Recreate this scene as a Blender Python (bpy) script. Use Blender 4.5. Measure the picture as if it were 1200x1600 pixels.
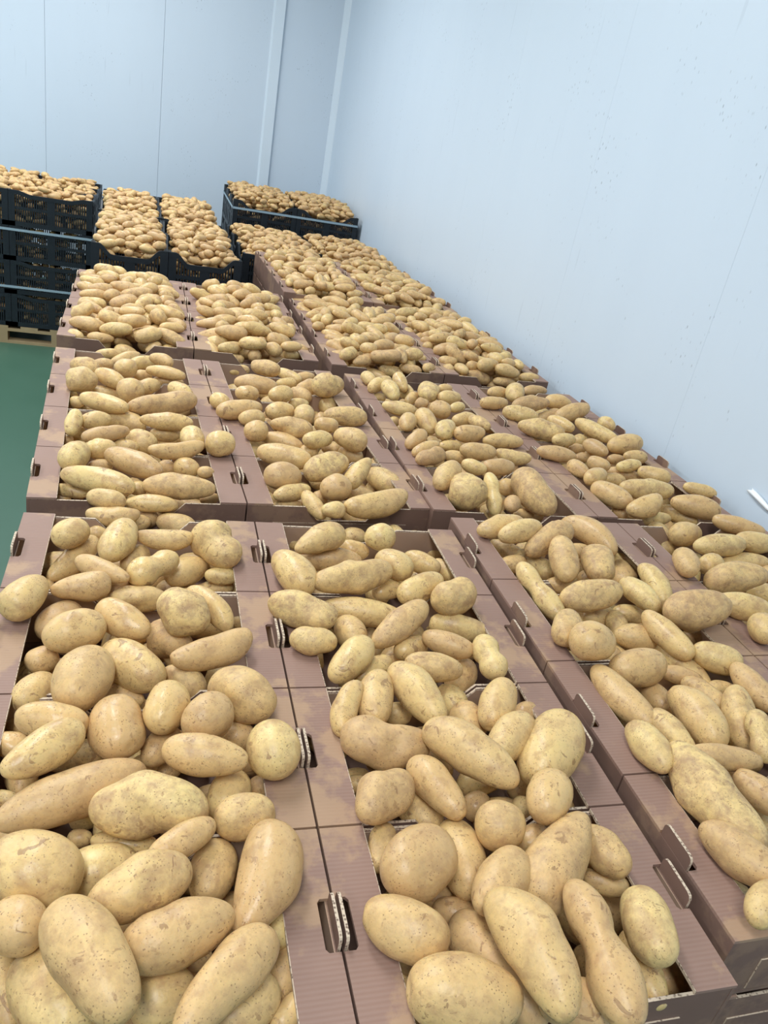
import bpy, bmesh, math, random
import numpy as np
from mathutils import Matrix, Vector

for o in list(bpy.data.objects):
    bpy.data.objects.remove(o, do_unlink=True)
S = bpy.context.scene
COL = S.collection
ZT = 1.2                      # height of the top of the box stacks above the floor

# ------------------------------------------------------------------ camera, world, lamps, exposure
CAM_POS = Vector((0.2501798, -0.4696157, 0.8995648 + ZT))
F_PX, YAW, PIT, ROL = 1225.0, 0.333964, 0.448348, -0.194934
def cam_axes():
    cy, sy, cp, sp = math.cos(YAW), math.sin(YAW), math.cos(PIT), math.sin(PIT)
    f = Vector((sy*cp, cy*cp, -sp)); r = Vector((cy, -sy, 0)); d = f.cross(r)
    cr, sr = math.cos(ROL), math.sin(ROL)
    return cr*r+sr*d, -sr*r+cr*d, f
_r, _d, _f = cam_axes()
cd = bpy.data.cameras.new('camera'); cam = bpy.data.objects.new('camera', cd); COL.objects.link(cam)
cd.sensor_fit = 'HORIZONTAL'; cd.sensor_width = 36.0; cd.lens = 36.0*F_PX/1200.0
cd.clip_start = 0.02; cd.clip_end = 60
cam.matrix_world = Matrix(((_r.x, -_d.x, -_f.x, CAM_POS.x), (_r.y, -_d.y, -_f.y, CAM_POS.y), (_r.z, -_d.z, -_f.z, CAM_POS.z), (0, 0, 0, 1)))
S.camera = cam
W = bpy.data.worlds.new('world'); S.world = W; W.use_nodes = True
W.node_tree.nodes['Background'].inputs[0].default_value = (0.75, 0.87, 1.0, 1)
W.node_tree.nodes['Background'].inputs[1].default_value = 0.3
def area(name, loc, sx, sy, power, col):
    l = bpy.data.lights.new(name, 'AREA'); l.shape = 'RECTANGLE'; l.size = sx; l.size_y = sy
    l.energy = power; l.color = col
    o = bpy.data.objects.new(name, l); o.location = loc; COL.objects.link(o); return o
for k, (x, y, p) in enumerate(((-0.35, -1.5, 80), (-0.35, 2.4, 72), (-0.35, 6.2, 80), (-3.4, -1.8, 50), (-3.4, 2.4, 66), (-3.4, 6.2, 125))):
    area('ceiling_tube_light', (x, y, 4.25), 0.5, 2.2, p, (0.93, 0.97, 1.0))
S.view_settings.view_transform = 'Standard'
S.view_settings.look = 'None'
S.view_settings.gamma = 1.0
S.view_settings.use_curve_mapping = False
S.view_settings.exposure = 0.28
S.cycles.max_bounces = 8
S.cycles.diffuse_bounces = 5

# ------------------------------------------------------------------ helpers
def tag(o, label=None, cat=None, group=None, kind=None):
    if label: o['label'] = label
    if cat: o['category'] = cat
    if group: o['group'] = group
    if kind: o['kind'] = kind
    return o
def link(name, me, parent=None, loc=None, rot=None):
    o = bpy.data.objects.new(name, me); COL.objects.link(o)
    if parent is not None: o.parent = parent
    if loc is not None: o.location = loc
    if rot is not None: o.rotation_euler = rot
    return o
def empty(name, loc, rz=0.0):
    o = bpy.data.objects.new(name, None); o.empty_display_size = .05; COL.objects.link(o)
    o.location = loc; o.rotation_euler = (0, 0, rz); return o
def copy_tree(o, parent=None):
    c = o.copy(); COL.objects.link(c)
    if parent is not None: c.parent = parent
    for ch in o.children:
        copy_tree(ch, c)
    return c
def bm_mesh(name, bm, mats):
    me = bpy.data.meshes.new(name)
    bmesh.ops.recalc_face_normals(bm, faces=bm.faces[:])
    bm.to_mesh(me); bm.free()
    for m in mats: me.materials.append(m)
    return me
def add_box(bm, x0, x1, y0, y1, z0, z1, mi=0):
    v = [bm.verts.new(p) for p in ((x0,y0,z0),(x1,y0,z0),(x1,y1,z0),(x0,y1,z0),(x0,y0,z1),(x1,y0,z1),(x1,y1,z1),(x0,y1,z1))]
    fs = [bm.faces.new([v[i] for i in q]) for q in ((0,3,2,1),(4,5,6,7),(0,1,5,4),(1,2,6,5),(2,3,7,6),(3,0,4,7))]
    for f in fs: f.material_index = mi
    return fs
def add_prism(bm, pts, axis, a, b, mi=0, edge_mi=None):
    """polygon PTS (2D) extruded along AXIS from a to b; rim faces take edge_mi"""
    def P(p, t):
        if axis == 'x': return (t, p[0], p[1])
        if axis == 'y': return (p[0], t, p[1])
        return (p[0], p[1], t)
    A = [bm.verts.new(P(p, a)) for p in pts]; B = [bm.verts.new(P(p, b)) for p in pts]
    n = len(pts)
    f1 = bm.faces.new(A[::-1]); f2 = bm.faces.new(B); f1.material_index = f2.material_index = mi
    for i in range(n):
        f = bm.faces.new((A[i], A[(i+1) % n], B[(i+1) % n], B[i])); f.material_index = mi if edge_mi is None else edge_mi

# ------------------------------------------------------------------ materials
def nmat(name):
    m = bpy.data.materials.new(name); m.use_nodes = True
    nt = m.node_tree; b = nt.nodes['Principled BSDF']
    def N(t, **k):
        n = nt.nodes.new(t)
        for a, v in k.items():
            if a.startswith('i_'): n.inputs[a[2:].replace('_', ' ')].default_value = v
            else: setattr(n, a, v)
        return n
    L = nt.links.new
    return m, nt, b, N, L
def ramp(N, L, src, stops):
    r = N('ShaderNodeValToRGB'); L(src, r.inputs[0])
    e = r.color_ramp.elements
    while len(e) < len(stops): e.new(0.5)
    for k, (p, c) in enumerate(stops):
        e[k].position = p; e[k].color = (*c, 1) if len(c) == 3 else c
    return r
def mixc(N, L, fac, a, b):
    m = N('ShaderNodeMix', data_type='RGBA')
    if isinstance(fac, (int, float)): m.inputs[0].default_value = fac
    else: L(fac, m.inputs[0])
    for i, v in ((6, a), (7, b)):
        if isinstance(v, tuple): m.inputs[i].default_value = (*v, 1)
        else: L(v, m.inputs[i])
    return m.outputs[2]
def math_(N, L, op, a, b=None):
    m = N('ShaderNodeMath', operation=op)
    for i, v in enumerate((a, b)):
        if v is None: continue
        if isinstance(v, (int, float)): m.inputs[i].default_value = v
        else: L(v, m.inputs[i])
    return m.outputs[0]

def potato_material():
    m, nt, b, N, L = nmat('potato_skin')
    at = N('ShaderNodeAttribute', attribute_name='skin'); co = at.outputs['Vector']
    rn = N('ShaderNodeAttribute', attribute_name='tint').outputs['Fac']
    dr = N('ShaderNodeAttribute', attribute_name='soil').outputs['Fac']
    base = ramp(N, L, rn, [(0.0, (0.77, 0.575, 0.245)), (0.45, (0.73, 0.51, 0.215)), (0.8, (0.68, 0.45, 0.195)), (1.0, (0.60, 0.385, 0.175))])
    n0 = N('ShaderNodeTexNoise', i_Scale=9.0, i_Detail=3.0); L(co, n0.inputs['Vector'])
    f0 = ramp(N, L, n0.outputs[0], [(0.40, (0,0,0)), (0.70, (1,1,1))])
    c = mixc(N, L, math_(N, L, 'MULTIPLY', f0.outputs[0], 0.45), base.outputs[0], (0.64, 0.405, 0.185))
    # russet scuffs
    n1 = N('ShaderNodeTexNoise', i_Scale=30.0, i_Detail=5.0, i_Roughness=0.65, i_Distortion=0.4); L(co, n1.inputs['Vector'])
    f1 = ramp(N, L, n1.outputs[0], [(0.49, (0,0,0)), (0.65, (1,1,1))])
    c = mixc(N, L, math_(N, L, 'MULTIPLY', f1.outputs[0], 0.70), c, (0.46, 0.275, 0.125))
    n5 = N('ShaderNodeTexNoise', i_Scale=170.0, i_Detail=3.0, i_Roughness=0.6); L(co, n5.inputs['Vector'])
    f5 = ramp(N, L, n5.outputs[0], [(0.56, (0,0,0)), (0.70, (1,1,1))])
    c = mixc(N, L, math_(N, L, 'MULTIPLY', f5.outputs[0], 0.35), c, (0.43, 0.26, 0.125))
    # soil film on the dirty ones
    n2 = N('ShaderNodeTexNoise', i_Scale=55.0, i_Detail=6.0, i_Roughness=0.7); L(co, n2.inputs['Vector'])
    f2 = ramp(N, L, n2.outputs[0], [(0.42, (0,0,0)), (0.66, (1,1,1))])
    c = mixc(N, L, math_(N, L, 'MULTIPLY', f2.outputs[0], dr), c, (0.40, 0.245, 0.125))
    # brown scabs of a few millimetres
    n3 = N('ShaderNodeTexNoise', i_Scale=44.0, i_Detail=4.0, i_Roughness=0.6, i_Distortion=0.9); L(co, n3.inputs['Vector'])
    f3 = ramp(N, L, n3.outputs[0], [(0.635, (0,0,0)), (0.675, (1,1,1))])
    c = mixc(N, L, math_(N, L, 'MULTIPLY', f3.outputs[0], 0.72), c, (0.30, 0.165, 0.075))
    n6 = N('ShaderNodeTexNoise', i_Scale=95.0, i_Detail=3.0, i_Roughness=0.55, i_Distortion=0.5); L(co, n6.inputs['Vector'])
    f6 = ramp(N, L, n6.outputs[0], [(0.61, (0,0,0)), (0.66, (1,1,1))])
    n7 = N('ShaderNodeTexNoise', i_Scale=14.0, i_Detail=2.0); L(co, n7.inputs['Vector'])
    f7 = ramp(N, L, n7.outputs[0], [(0.44, (0,0,0)), (0.58, (1,1,1))])
    c = mixc(N, L, math_(N, L, 'MULTIPLY', math_(N, L, 'MULTIPLY', f6.outputs[0], f7.outputs[0]), 0.6), c, (0.34, 0.19, 0.085))
    # lenticel dots
    vo = N('ShaderNodeTexVoronoi', i_Scale=230.0, i_Randomness=1.0); L(co, vo.inputs['Vector'])
    d1 = ramp(N, L, vo.outputs['Distance'], [(0.14, (1,1,1)), (0.26, (0,0,0))])
    n4 = N('ShaderNodeTexNoise', i_Scale=40.0, i_Detail=2.0); L(co, n4.inputs['Vector'])
    d2 = ramp(N, L, n4.outputs[0], [(0.42, (0,0,0)), (0.56, (1,1,1))])
    dots = math_(N, L, 'MULTIPLY', d1.outputs[0], d2.outputs[0])
    c = mixc(N, L, math_(N, L, 'MULTIPLY', dots, 0.75), c, (0.24, 0.13, 0.06))
    L(c, b.inputs['Base Color'])
    ro = math_(N, L, 'ADD', math_(N, L, 'MULTIPLY', dr, 0.3), 0.30); L(ro, b.inputs['Roughness'])
    b.inputs['Specular IOR Level'].default_value = 0.42
    b.inputs['Subsurface Weight'].default_value = 0.22; b.inputs['Subsurface Radius'].default_value = (1.0, 0.45, 0.16); b.inputs['Subsurface Scale'].default_value = 0.010
    nb = N('ShaderNodeTexNoise', i_Scale=130.0, i_Detail=5.0); L(co, nb.inputs['Vector'])
    hgt = math_(N, L, 'SUBTRACT', nb.outputs[0], math_(N, L, 'MULTIPLY', f3.outputs[0], 0.5))
    bu = N('ShaderNodeBump', i_Strength=0.4, i_Distance=0.002); L(hgt, bu.inputs['Height']); L(bu.outputs[0], b.inputs['Normal'])
    return m

def card_material(name, c1, c2, dust, ribs=True):
    m, nt, b, N, L = nmat(name)
    g = N('ShaderNodeNewGeometry'); tc = N('ShaderNodeTexCoord')
    n = N('ShaderNodeTexNoise', i_Scale=9.0, i_Detail=5.0); L(g.outputs['Position'], n.inputs['Vector'])
    c = mixc(N, L, n.outputs[0], c1, c2)
    if ribs:
        w = N('ShaderNodeTexWave', bands_direction='Y', i_Scale=48.0, i_Distortion=0.3, i_Detail=1.0)
        L(tc.outputs['Object'], w.inputs['Vector'])
        c = mixc(N, L, math_(N, L, 'MULTIPLY', w.outputs['Fac'], 0.13), c, (0.46, 0.33, 0.28))
        bu = N('ShaderNodeBump', i_Strength=0.18, i_Distance=0.001); L(w.outputs['Fac'], bu.inputs['Height']); L(bu.outputs[0], b.inputs['Normal'])
    if dust > 0:
        d = N('ShaderNodeTexNoise', i_Scale=5.0, i_Detail=8.0, i_Roughness=0.62); L(g.outputs['Position'], d.inputs['Vector'])
        f = ramp(N, L, d.outputs[0], [(0.52, (0,0,0)), (0.57, (1,1,1))])
        c = mixc(N, L, math_(N, L, 'MULTIPLY', f.outputs[0], dust), c, (0.43, 0.275, 0.165))
    L(c, b.inputs['Base Color']); b.inputs['Roughness'].default_value = 0.62
    b.inputs['Specular IOR Level'].default_value = 0.35
    return m
def corrugate_material():
    m, nt, b, N, L = nmat('cut_corrugated_edge')
    tc = N('ShaderNodeTexCoord')
    v = N('ShaderNodeTexVoronoi', i_Scale=210.0); L(tc.outputs['Object'], v.inputs['Vector'])
    r = ramp(N, L, v.outputs['Distance'], [(0.15, (0.16, 0.10, 0.07)), (0.5, (0.62, 0.49, 0.36))])
    L(r.outputs[0], b.inputs['Base Color']); b.inputs['Roughness'].default_value = 0.8
    return m
def simple(name, col, rough, spec=0.3, noise=None):
    m, nt, b, N, L = nmat(name)
    if noise:
        g = N('ShaderNodeNewGeometry')
        n = N('ShaderNodeTexNoise', i_Scale=noise[0], i_Detail=6.0); L(g.outputs['Position'], n.inputs['Vector'])
        L(mixc(N, L, n.outputs[0], col, noise[1]), b.inputs['Base Color'])
    else: b.inputs['Base Color'].default_value = (*col, 1)
    b.inputs['Roughness'].default_value = rough; b.inputs['Specular IOR Level'].default_value = spec
    return m
def wall_material():
    m, nt, b, N, L = nmat('white_coated_panel')
    g = N('ShaderNodeNewGeometry'); p = g.outputs['Position']
    mp = N('ShaderNodeMapping'); mp.inputs['Scale'].default_value = (1, 1, 0.28); L(p, mp.inputs['Vector'])
    n = N('ShaderNodeTexNoise', i_Scale=2.2, i_Detail=6.0, i_Roughness=0.6); L(mp.outputs[0], n.inputs['Vector'])
    c = mixc(N, L, n.outputs[0], (0.585, 0.665, 0.750), (0.635, 0.715, 0.795))
    # small scuffs and specks
    mp2 = N('ShaderNodeMapping'); mp2.inputs['Scale'].default_value = (1, 1, 0.5); L(p, mp2.inputs['Vector'])
    v = N('ShaderNodeTexVoronoi', i_Scale=52.0); L(mp2.outputs[0], v.inputs['Vector'])
    s = ramp(N, L, v.outputs['Distance'], [(0.10, (1,1,1)), (0.20, (0,0,0))])
    n2 = N('ShaderNodeTexNoise', i_Scale=2.3, i_Detail=6.0, i_Roughness=0.75); L(p, n2.inputs['Vector'])
    k = ramp(N, L, n2.outputs[0], [(0.53, (0,0,0)), (0.66, (1,1,1))])
    f = math_(N, L, 'MULTIPLY', s.outputs[0], k.outputs[0])
    c = mixc(N, L, math_(N, L, 'MULTIPLY', f, 0.75), c, (0.20, 0.23, 0.27))
    # long vertical scratches
    mp3 = N('ShaderNodeMapping'); mp3.inputs['Scale'].default_value = (9, 9, 0.55); L(p, mp3.inputs['Vector'])
    n3 = N('ShaderNodeTexNoise', i_Scale=3.0, i_Detail=3.0, i_Roughness=0.5); L(mp3.outputs[0], n3.inputs['Vector'])
    k3 = ramp(N, L, n3.outputs[0], [(0.70, (0,0,0)), (0.74, (1,1,1))])
    c = mixc(N, L, math_(N, L, 'MULTIPLY', k3.outputs[0], 0.22), c, (0.40, 0.46, 0.53))
    L(c, b.inputs['Base Color']); b.inputs['Roughness'].default_value = 0.42; b.inputs['Specular IOR Level'].default_value = 0.35
    return m
M_POT = potato_material()
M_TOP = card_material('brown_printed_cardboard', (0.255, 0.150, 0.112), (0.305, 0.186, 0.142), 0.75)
M_SIDE = card_material('brown_printed_wall_shaded', (0.165, 0.096, 0.072), (0.205, 0.122, 0.092), 0.25, False)  # same printed board, darkened: shade on upright faces is put into the colour
M_KRAFT = card_material('inner_cardboard', (0.36, 0.235, 0.165), (0.42, 0.28, 0.20), 0.3, False)
M_EDGE = corrugate_material()
M_BLACK = simple('black_crate_plastic', (0.009, 0.013, 0.018), 0.45, 0.35, (14.0, (0.015, 0.021, 0.027)))
M_STRAP = simple('grey_blue_strap', (0.30, 0.40, 0.46), 0.4, 0.4)
M_WOOD = simple('pallet_wood', (0.46, 0.34, 0.19), 0.8, 0.2, (11.0, (0.34, 0.245, 0.135)))
M_WALL = wall_material()
M_TRIM = simple('white_trim', (0.70, 0.78, 0.85), 0.38, 0.35, (3.0, (0.65, 0.73, 0.80)))
M_FLOOR = simple('green_floor_paint', (0.042, 0.105, 0.068), 0.42, 0.4, (2.5, (0.060, 0.130, 0.088)))
M_CEIL = simple('white_ceiling', (0.78, 0.82, 0.85), 0.7, 0.2)
M_FILM = simple('white_film', (0.88, 0.90, 0.91), 0.25, 0.5)

# ------------------------------------------------------------------ setting
XR, YB, XL, YF, ZC = 2.085, 8.95, -5.6, -4.2, 4.3
def structure(name, boxes, mat):
    bm = bmesh.new()
    for b in boxes: add_box(bm, *b)
    return tag(link(name, bm_mesh(name, bm, [mat])), kind='structure')
structure('floor', [(XL-.3, XR+.3, YF-.3, YB+.3, -.2, 0)], M_FLOOR)
structure('ceiling', [(XL-.3, XR+.3, YF-.3, YB+.3, ZC, ZC+.2)], M_CEIL)
def panels(a0, a1, seam0, step, gap=.005):
    """wall panels between joints; returns intervals"""
    k0 = math.ceil((a0-seam0)/step); s = [seam0+k*step for k in range(k0, k0+40) if a0 < seam0+k*step < a1]
    e = [a0]+s+[a1]
    return [(e[i]+(gap/2 if i else 0), e[i+1]-(gap/2 if i < len(e)-2 else 0)) for i in range(len(e)-1)]
structure('wall_back', [(a, b, YB, YB+.08, 0, ZC) for a, b in panels(XL, XR, -0.845, 1.105, .003)] + [(XL-.3, XR+.3, YB+.012, YB+.2, 0, ZC)], M_WALL)
structure('wall_right', [(XR, XR+.08, a, b, 0, ZC) for a, b in panels(YF, YB, 0.74, 1.105, .0007)] + [(XR+.008, XR+.2, YF-.3, YB+.3, 0, ZC)], M_WALL)
structure('wall_left', [(XL-.2, XL, YF-.3, YB+.3, 0, ZC)], M_WALL)
structure('wall_front', [(XL-.3, XR+.3, YF-.2, YF, 0, ZC)], M_WALL)
bm = bmesh.new()   # raised joint strip on the back wall, chamfered
add_prism(bm, [(1.305, YB), (1.325, YB-.035), (1.425, YB-.035), (1.432, YB)], 'z', 0, ZC)
tag(link('trim_1', bm_mesh('trim_1', bm, [M_TRIM])), kind='structure')
bm = bmesh.new()   # corner cover
add_prism(bm, [(XR-.062, YB), (XR-.056, YB-.012), (XR-.012, YB-.056), (XR, YB-.062), (XR, YB)], 'z', 0, ZC)
tag(link('trim_2', bm_mesh('trim_2', bm, [M_TRIM])), kind='structure')
# crumpled white film stuck to the wall
bm = bmesh.new()
rows = []
for i in range(14):
    t = i/13
    y = 1.388-.108*t; z = ZT+.090-.020*t+.004*math.sin(t*3.1)
    rows.append([bm.verts.new((XR-.004-.011*math.sin(math.pi*q/6)*(0.4+.6*math.sin(math.pi*t)), y+.010*math.sin(q), z+(q-3)*.0026*(1.1-.5*t))) for q in range(7)])
for i in range(13):
    for q in range(6): bm.faces.new((rows[i][q], rows[i+1][q], rows[i+1][q+1], rows[i][q+1])).smooth = True
o = link('plastic_strip', bm_mesh('plastic_strip', bm, [M_FILM]))
sm = o.modifiers.new('thick', 'SOLIDIFY'); sm.thickness = .002
tag(o, 'small crumpled white plastic strip stuck to the wall at the frame edge', 'plastic strip')

# ------------------------------------------------------------------ cardboard boxes
BW, BD, BH = .511, .300, .130
FW = .064                      # flange width
def box_meshes():
    w, d = BW-.004, BD-.004
    x0, x1, y0, y1 = .002, .002+w, .002, .002+d
    M = {}
    bm = bmesh.new()           # bottom and the two side walls
    add_box(bm, x0, x1, y0, y1, -BH, -BH+.006)
    for a, b in ((x0, x0+.006), (x1-.006, x1)):
        add_box(bm, a, b, y0, y1, -BH+.006, -.0055)
    for a, b in ((x0+.006, x0+.0075), (x1-.0075, x1-.006)):
        add_box(bm, a, b, y0+.012, y1-.012, -BH+.006, -.0065, 1)
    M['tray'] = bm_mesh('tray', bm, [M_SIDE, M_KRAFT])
    nc, nl, nd = BD*.5, .037, .019   # grip notch: centre, half length, depth
    for side in (0, 1):
        bm = bmesh.new()
        X = (lambda v: x0+v) if side == 0 else (lambda v: x1-v)
        pts = [(X(0), y0), (X(FW), y0), (X(FW), y1), (X(0), y1), (X(0), nc+nl), (X(nd-.004), nc+nl), (X(nd), nc+nl-.005), (X(nd), nc-nl+.005), (X(nd-.004), nc-nl), (X(0), nc-nl)]
        if side: pts = pts[::-1]
        add_prism(bm, pts, 'z', -.0055, 0, 0, 0)
        # exposed corrugation along the inner cut edge
        xa, xb = sorted((X(FW), X(FW)+(.0012 if side == 0 else -.0012)))
        add_box(bm, xa, xb, y0+.001, y1-.001, -.0054, -.0004, 1)
        M['flange%d' % side] = bm_mesh('top_flange', bm, [M_TOP, M_EDGE])
        bm = bmesh.new()       # flap of the grip standing up from the side wall
        h = .021
        pts = [(nc-nl+.003, -.03), (nc+nl-.003, -.03), (nc+nl-.003, h-.007), (nc+nl-.006, h-.002), (nc+nl-.012, h), (nc-nl+.012, h), (nc-nl+.006, h-.002), (nc-nl+.003, h-.007)]
        xa, xb = sorted((X(.0005), X(.0048)))
        add_prism(bm, pts, 'x', xa, xb, 0, 1)
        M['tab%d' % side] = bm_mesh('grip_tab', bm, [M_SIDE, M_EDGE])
        bm = bmesh.new()       # end wall: full height at its corners, cut low between
        ya, yb = (y0+.0005, y0+.005) if side == 0 else (y1-.005, y1-.0005)
        zc, zt, tl, sl = -.046, -.0065, .085, .036
        xa, xb = x0+.0008, x1-.0008
        pts = [(xa, -BH+.006), (xb, -BH+.006), (xb, zt), (xb-FW-tl, zt), (xb-FW-tl-sl, zc), (xa+FW+tl+sl, zc), (xa+FW+tl, zt), (xa, zt)]
        add_prism(bm, pts, 'y', ya, yb, 0, 1)
        yi = (yb, yb+.0012) if side == 0 else (ya-.0012, ya)
        pts2 = [(xa+.008, -BH+.008), (xb-.008, -BH+.008), (xb-.008, zt-.002), (xb-FW-tl-.001, zt-.002), (xb-FW-tl-sl, zc-.002), (xa+FW+tl+sl, zc-.002), (xa+FW+tl, zt-.002), (xa+.008, zt-.002)]
        add_prism(bm, pts2, 'y', *yi, 2, 1)
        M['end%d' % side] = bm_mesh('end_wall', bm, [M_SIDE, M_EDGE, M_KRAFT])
        bm = bmesh.new()       # outer strip glued across the end
        yo = (y0-.0015, y0+.0005) if side == 0 else (y1-.0005, y1+.0015)
        add_prism(bm, [(xa+FW+.004, -BH+.01), (xb-FW-.004, -BH+.01), (xb-FW-.004, -.053), (xa+FW+.004, -.053)], 'y', *yo, 0, 1)
        M['strip%d' % side] = bm_mesh('end_strip', bm, [M_SIDE, M_EDGE])
    return M
BM_ = box_meshes()
def joined_mesh(name, meshes):
    bm = bmesh.new(); mats = []
    for me in meshes:
        n0 = len(bm.faces); bm.from_mesh(me); bm.faces.ensure_lookup_table()
        off = {}
        for i, m in enumerate(me.materials):
            if m not in mats: mats.append(m)
            off[i] = mats.index(m)
        for f in bm.faces[n0:]: f.material_index = off[f.material_index]
    me = bpy.data.meshes.new(name); bm.to_mesh(me); bm.free()
    for m in mats: me.materials.append(m)
    return me
LOWER = joined_mesh('cardboard_box_lower', list(BM_.values()))
def make_box():
    r = empty('cardboard_box', (0, 0, 0))
    link('tray', BM_['tray'], r)
    for s in (0, 1):
        link('top_flange', BM_['flange%d' % s], r); link('grip_tab', BM_['tab%d' % s], r)
        e = link('end_wall', BM_['end%d' % s], r); link('end_strip', BM_['strip%d' % s], e)
    return r
#  x0, y0, z0, yaw, tilt_x, tilt_y  (fitted to the photograph's box corners)
PAL = {'A1': (0, 0, 0, 0, -.0017, .0137), 'C1': (1.0404, .0456, .0182, .00966, .0069, .0095),
       'A2': (-.006, 1.2778, .0007, .0528, -.0061, -.003), 'C2': (1.0024, 1.3035, .0078, .0022, .0031, -.0079),
       'A3': (-.0878, 2.6714, -.0092, .0161, -.0031, .0044), 'C3': (.9811, 2.6544, -.0039, .0189, .0127, .0008),
       'C4': (.9295, 3.8077, .0236, .0253, -.0006, -.003)}
COLN = ['leftmost', 'second', 'third', 'wall-side']
ORD = ['nearest', 'second', 'third', 'fourth', 'fifth', 'sixth', 'seventh', 'eighth', 'ninth', 'tenth', 'eleventh', 'twelfth', 'thirteenth', 'fourteenth', 'fifteenth', 'sixteenth']
proto_box = make_box(); first_box = [True]
rb = random.Random(5)
box_at = {}
def plane_z(p, lx, ly): return p[2]+p[4]*(lx-.51)+p[5]*(ly-.6)
def place_boxes():
    for n, p in PAL.items():
        ct, st = math.cos(p[3]), math.sin(p[3])
        for c in (0, 1):
            for r in range(4):
                lx, ly = c*BW, r*BD
                x, y = p[0]+ct*lx-st*ly, p[1]+st*lx+ct*ly
                if first_box[0]: b = proto_box; first_box[0] = False
                else: b = copy_tree(proto_box)
                z = plane_z(p, lx, ly)
                b.location = (x, y, ZT+z)
                # lean of this stack
                b.rotation_euler = (math.atan(p[5]), -math.atan(p[4]), p[3])
                row = (int(n[1])-1)*4+r; col = c+(2 if n[0] == 'C' else 0)
                tag(b, 'brown cardboard box heaped with potatoes, %s box from the front in the %s column' % (ORD[row] if row else 'first', COLN[col]), 'cardboard box', 'open boxes of potatoes on top of the stacks')
                box_at[(col, row)] = b
                # boxes beneath, where the outside of a stack can be seen
                see = (n[0] == 'A' and c == 0) or (n[1] == '1' and r == 0) or (n == 'C4' and c == 0)
                zlow = min(plane_z(p, a, q) for a in (0, 1.02) for q in (0, 1.2))
                step = (ZT+zlow-.003-.145)/8
                if see:
                    for k in range(1, 8):
                        lo = link('cardboard_box', LOWER, None, (x+rb.uniform(-.002, .002), y, ZT+zlow-.003-k*step), (0, 0, p[3]))
                        lo.scale.z = (step-.001)/BH
                        tag(lo, '%s brown cardboard box from the top, under the %s box of the %s column' % (ORD[k], ORD[row] if row else 'front', COLN[col]), 'cardboard box', 'boxes in the lower layers of the stacks')
place_boxes()

# ------------------------------------------------------------------ pallets
def make_pallet(w=1.02, d=1.2):
    r = empty('wooden_pallet', (0, 0, 0))
    def part(nm, *b):
        bm = bmesh.new(); add_box(bm, *b); return link(nm, bm_mesh(nm, bm, [M_WOOD]), r)
    for i in range(3):
        y = (d-.1)*i/2
        part('stringer_board', 0, w, y, y+.1, .100, .122)
        part('bottom_board', 0, w, y, y+.1, 0, .022)
        for k in range(3):
            x = (w-.12)*k/2
            part('block', x, x+.12, y, y+.1, .022, .100)
    for i in range(5):
        x = (w-.13)*i/4
        part('deck_board', x, x+.13, 0, d, .122, .144)
    return r
pal0 = make_pallet()
used = [False]
def put_pallet(x, y, rz, label):
    p = copy_tree(pal0) if used[0] else pal0
    used[0] = True
    p.location = (x, y, 0); p.rotation_euler = (0, 0, rz)
    tag(p, label, 'pallet', 'wooden pallets under the stacks')
for n, p in PAL.items():
    put_pallet(p[0], p[1], p[3], 'wooden pallet under the %s pair of cardboard stacks %s' % (['nearest', 'second', 'third', 'farthest'][int(n[1])-1], 'beside the aisle' if n[0] == 'A' else 'along the wall'))

# ------------------------------------------------------------------ black crates
def crate_side(length, H, low):
    """a grille panel in the xz plane: wavy top rail, bars, rails, posts"""
    bm = bmesh.new(); t = .007
    def top(u):                # u 0..1 along the length
        q = abs(u-.5)*2
        s = min(max((q-.45)/.35, 0), 1); s = s*s*(3-2*s)
        return H-low*(1-s)
    K = 24
    for i in range(K):         # top rail
        u0, u1 = i/K, (i+1)/K
        add_prism(bm, [(u0*length, top(u0)-.030), (u1*length, top(u1)-.030), (u1*length, top(u1)), (u0*length, top(u0))], 'y', -.004, .010)
    add_box(bm, 0, length, -.003, .009, 0, .035)
    add_box(bm, .02, length-.02, 0, t, H*.47, H*.47+.022)
    for x in (0, length-.045): add_box(bm, x, x+.045, -.003, .009, 0, H)
    add_box(bm, length/2-.03, length/2+.03, -.002, .008, 0, top(.5)-.01)
    n = int((length-.11)/.015)
    for i in range(n):
        x = .05+(length-.1)*(i+.5)/n
        if abs(x-length/2) < .034: continue
        add_box(bm, x-.0046, x+.0046, .001, .006, .03, top(x/length)-.02)
    return bm_mesh('side_panel', bm, [M_BLACK])
CH = .262
def crate_meshes(w, d, H, low=.058):
    bm = bmesh.new(); add_box(bm, .012, w-.012, .012, d-.012, 0, .012)
    for i in range(4): add_box(bm, .03+(w-.1)*i/3, .07+(w-.1)*i/3, .014, d-.014, .0121, .018)
    base = bm_mesh('crate_base', bm, [M_BLACK])
    return base, crate_side(w, H, low), crate_side(d, H, low)
def make_crate(w, d, H, low=.058):
    base, sw, sd = crate_meshes(w, d, H, low)
    r = empty('plastic_crate', (0, 0, 0))
    link('crate_base', base, r)
    link('side_panel', sw, r, (0, .004, 0)); link('side_panel', sw, r, (w, d-.004, 0), (0, 0, math.pi))
    link('side_panel', sd, r, (w-.004, .010, 0), (0, 0, math.pi/2)).scale.x = (d-.02)/d
    link('side_panel', sd, r, (.004, d-.010, 0), (0, 0, -math.pi/2)).scale.x = (d-.02)/d
    return r
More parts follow.
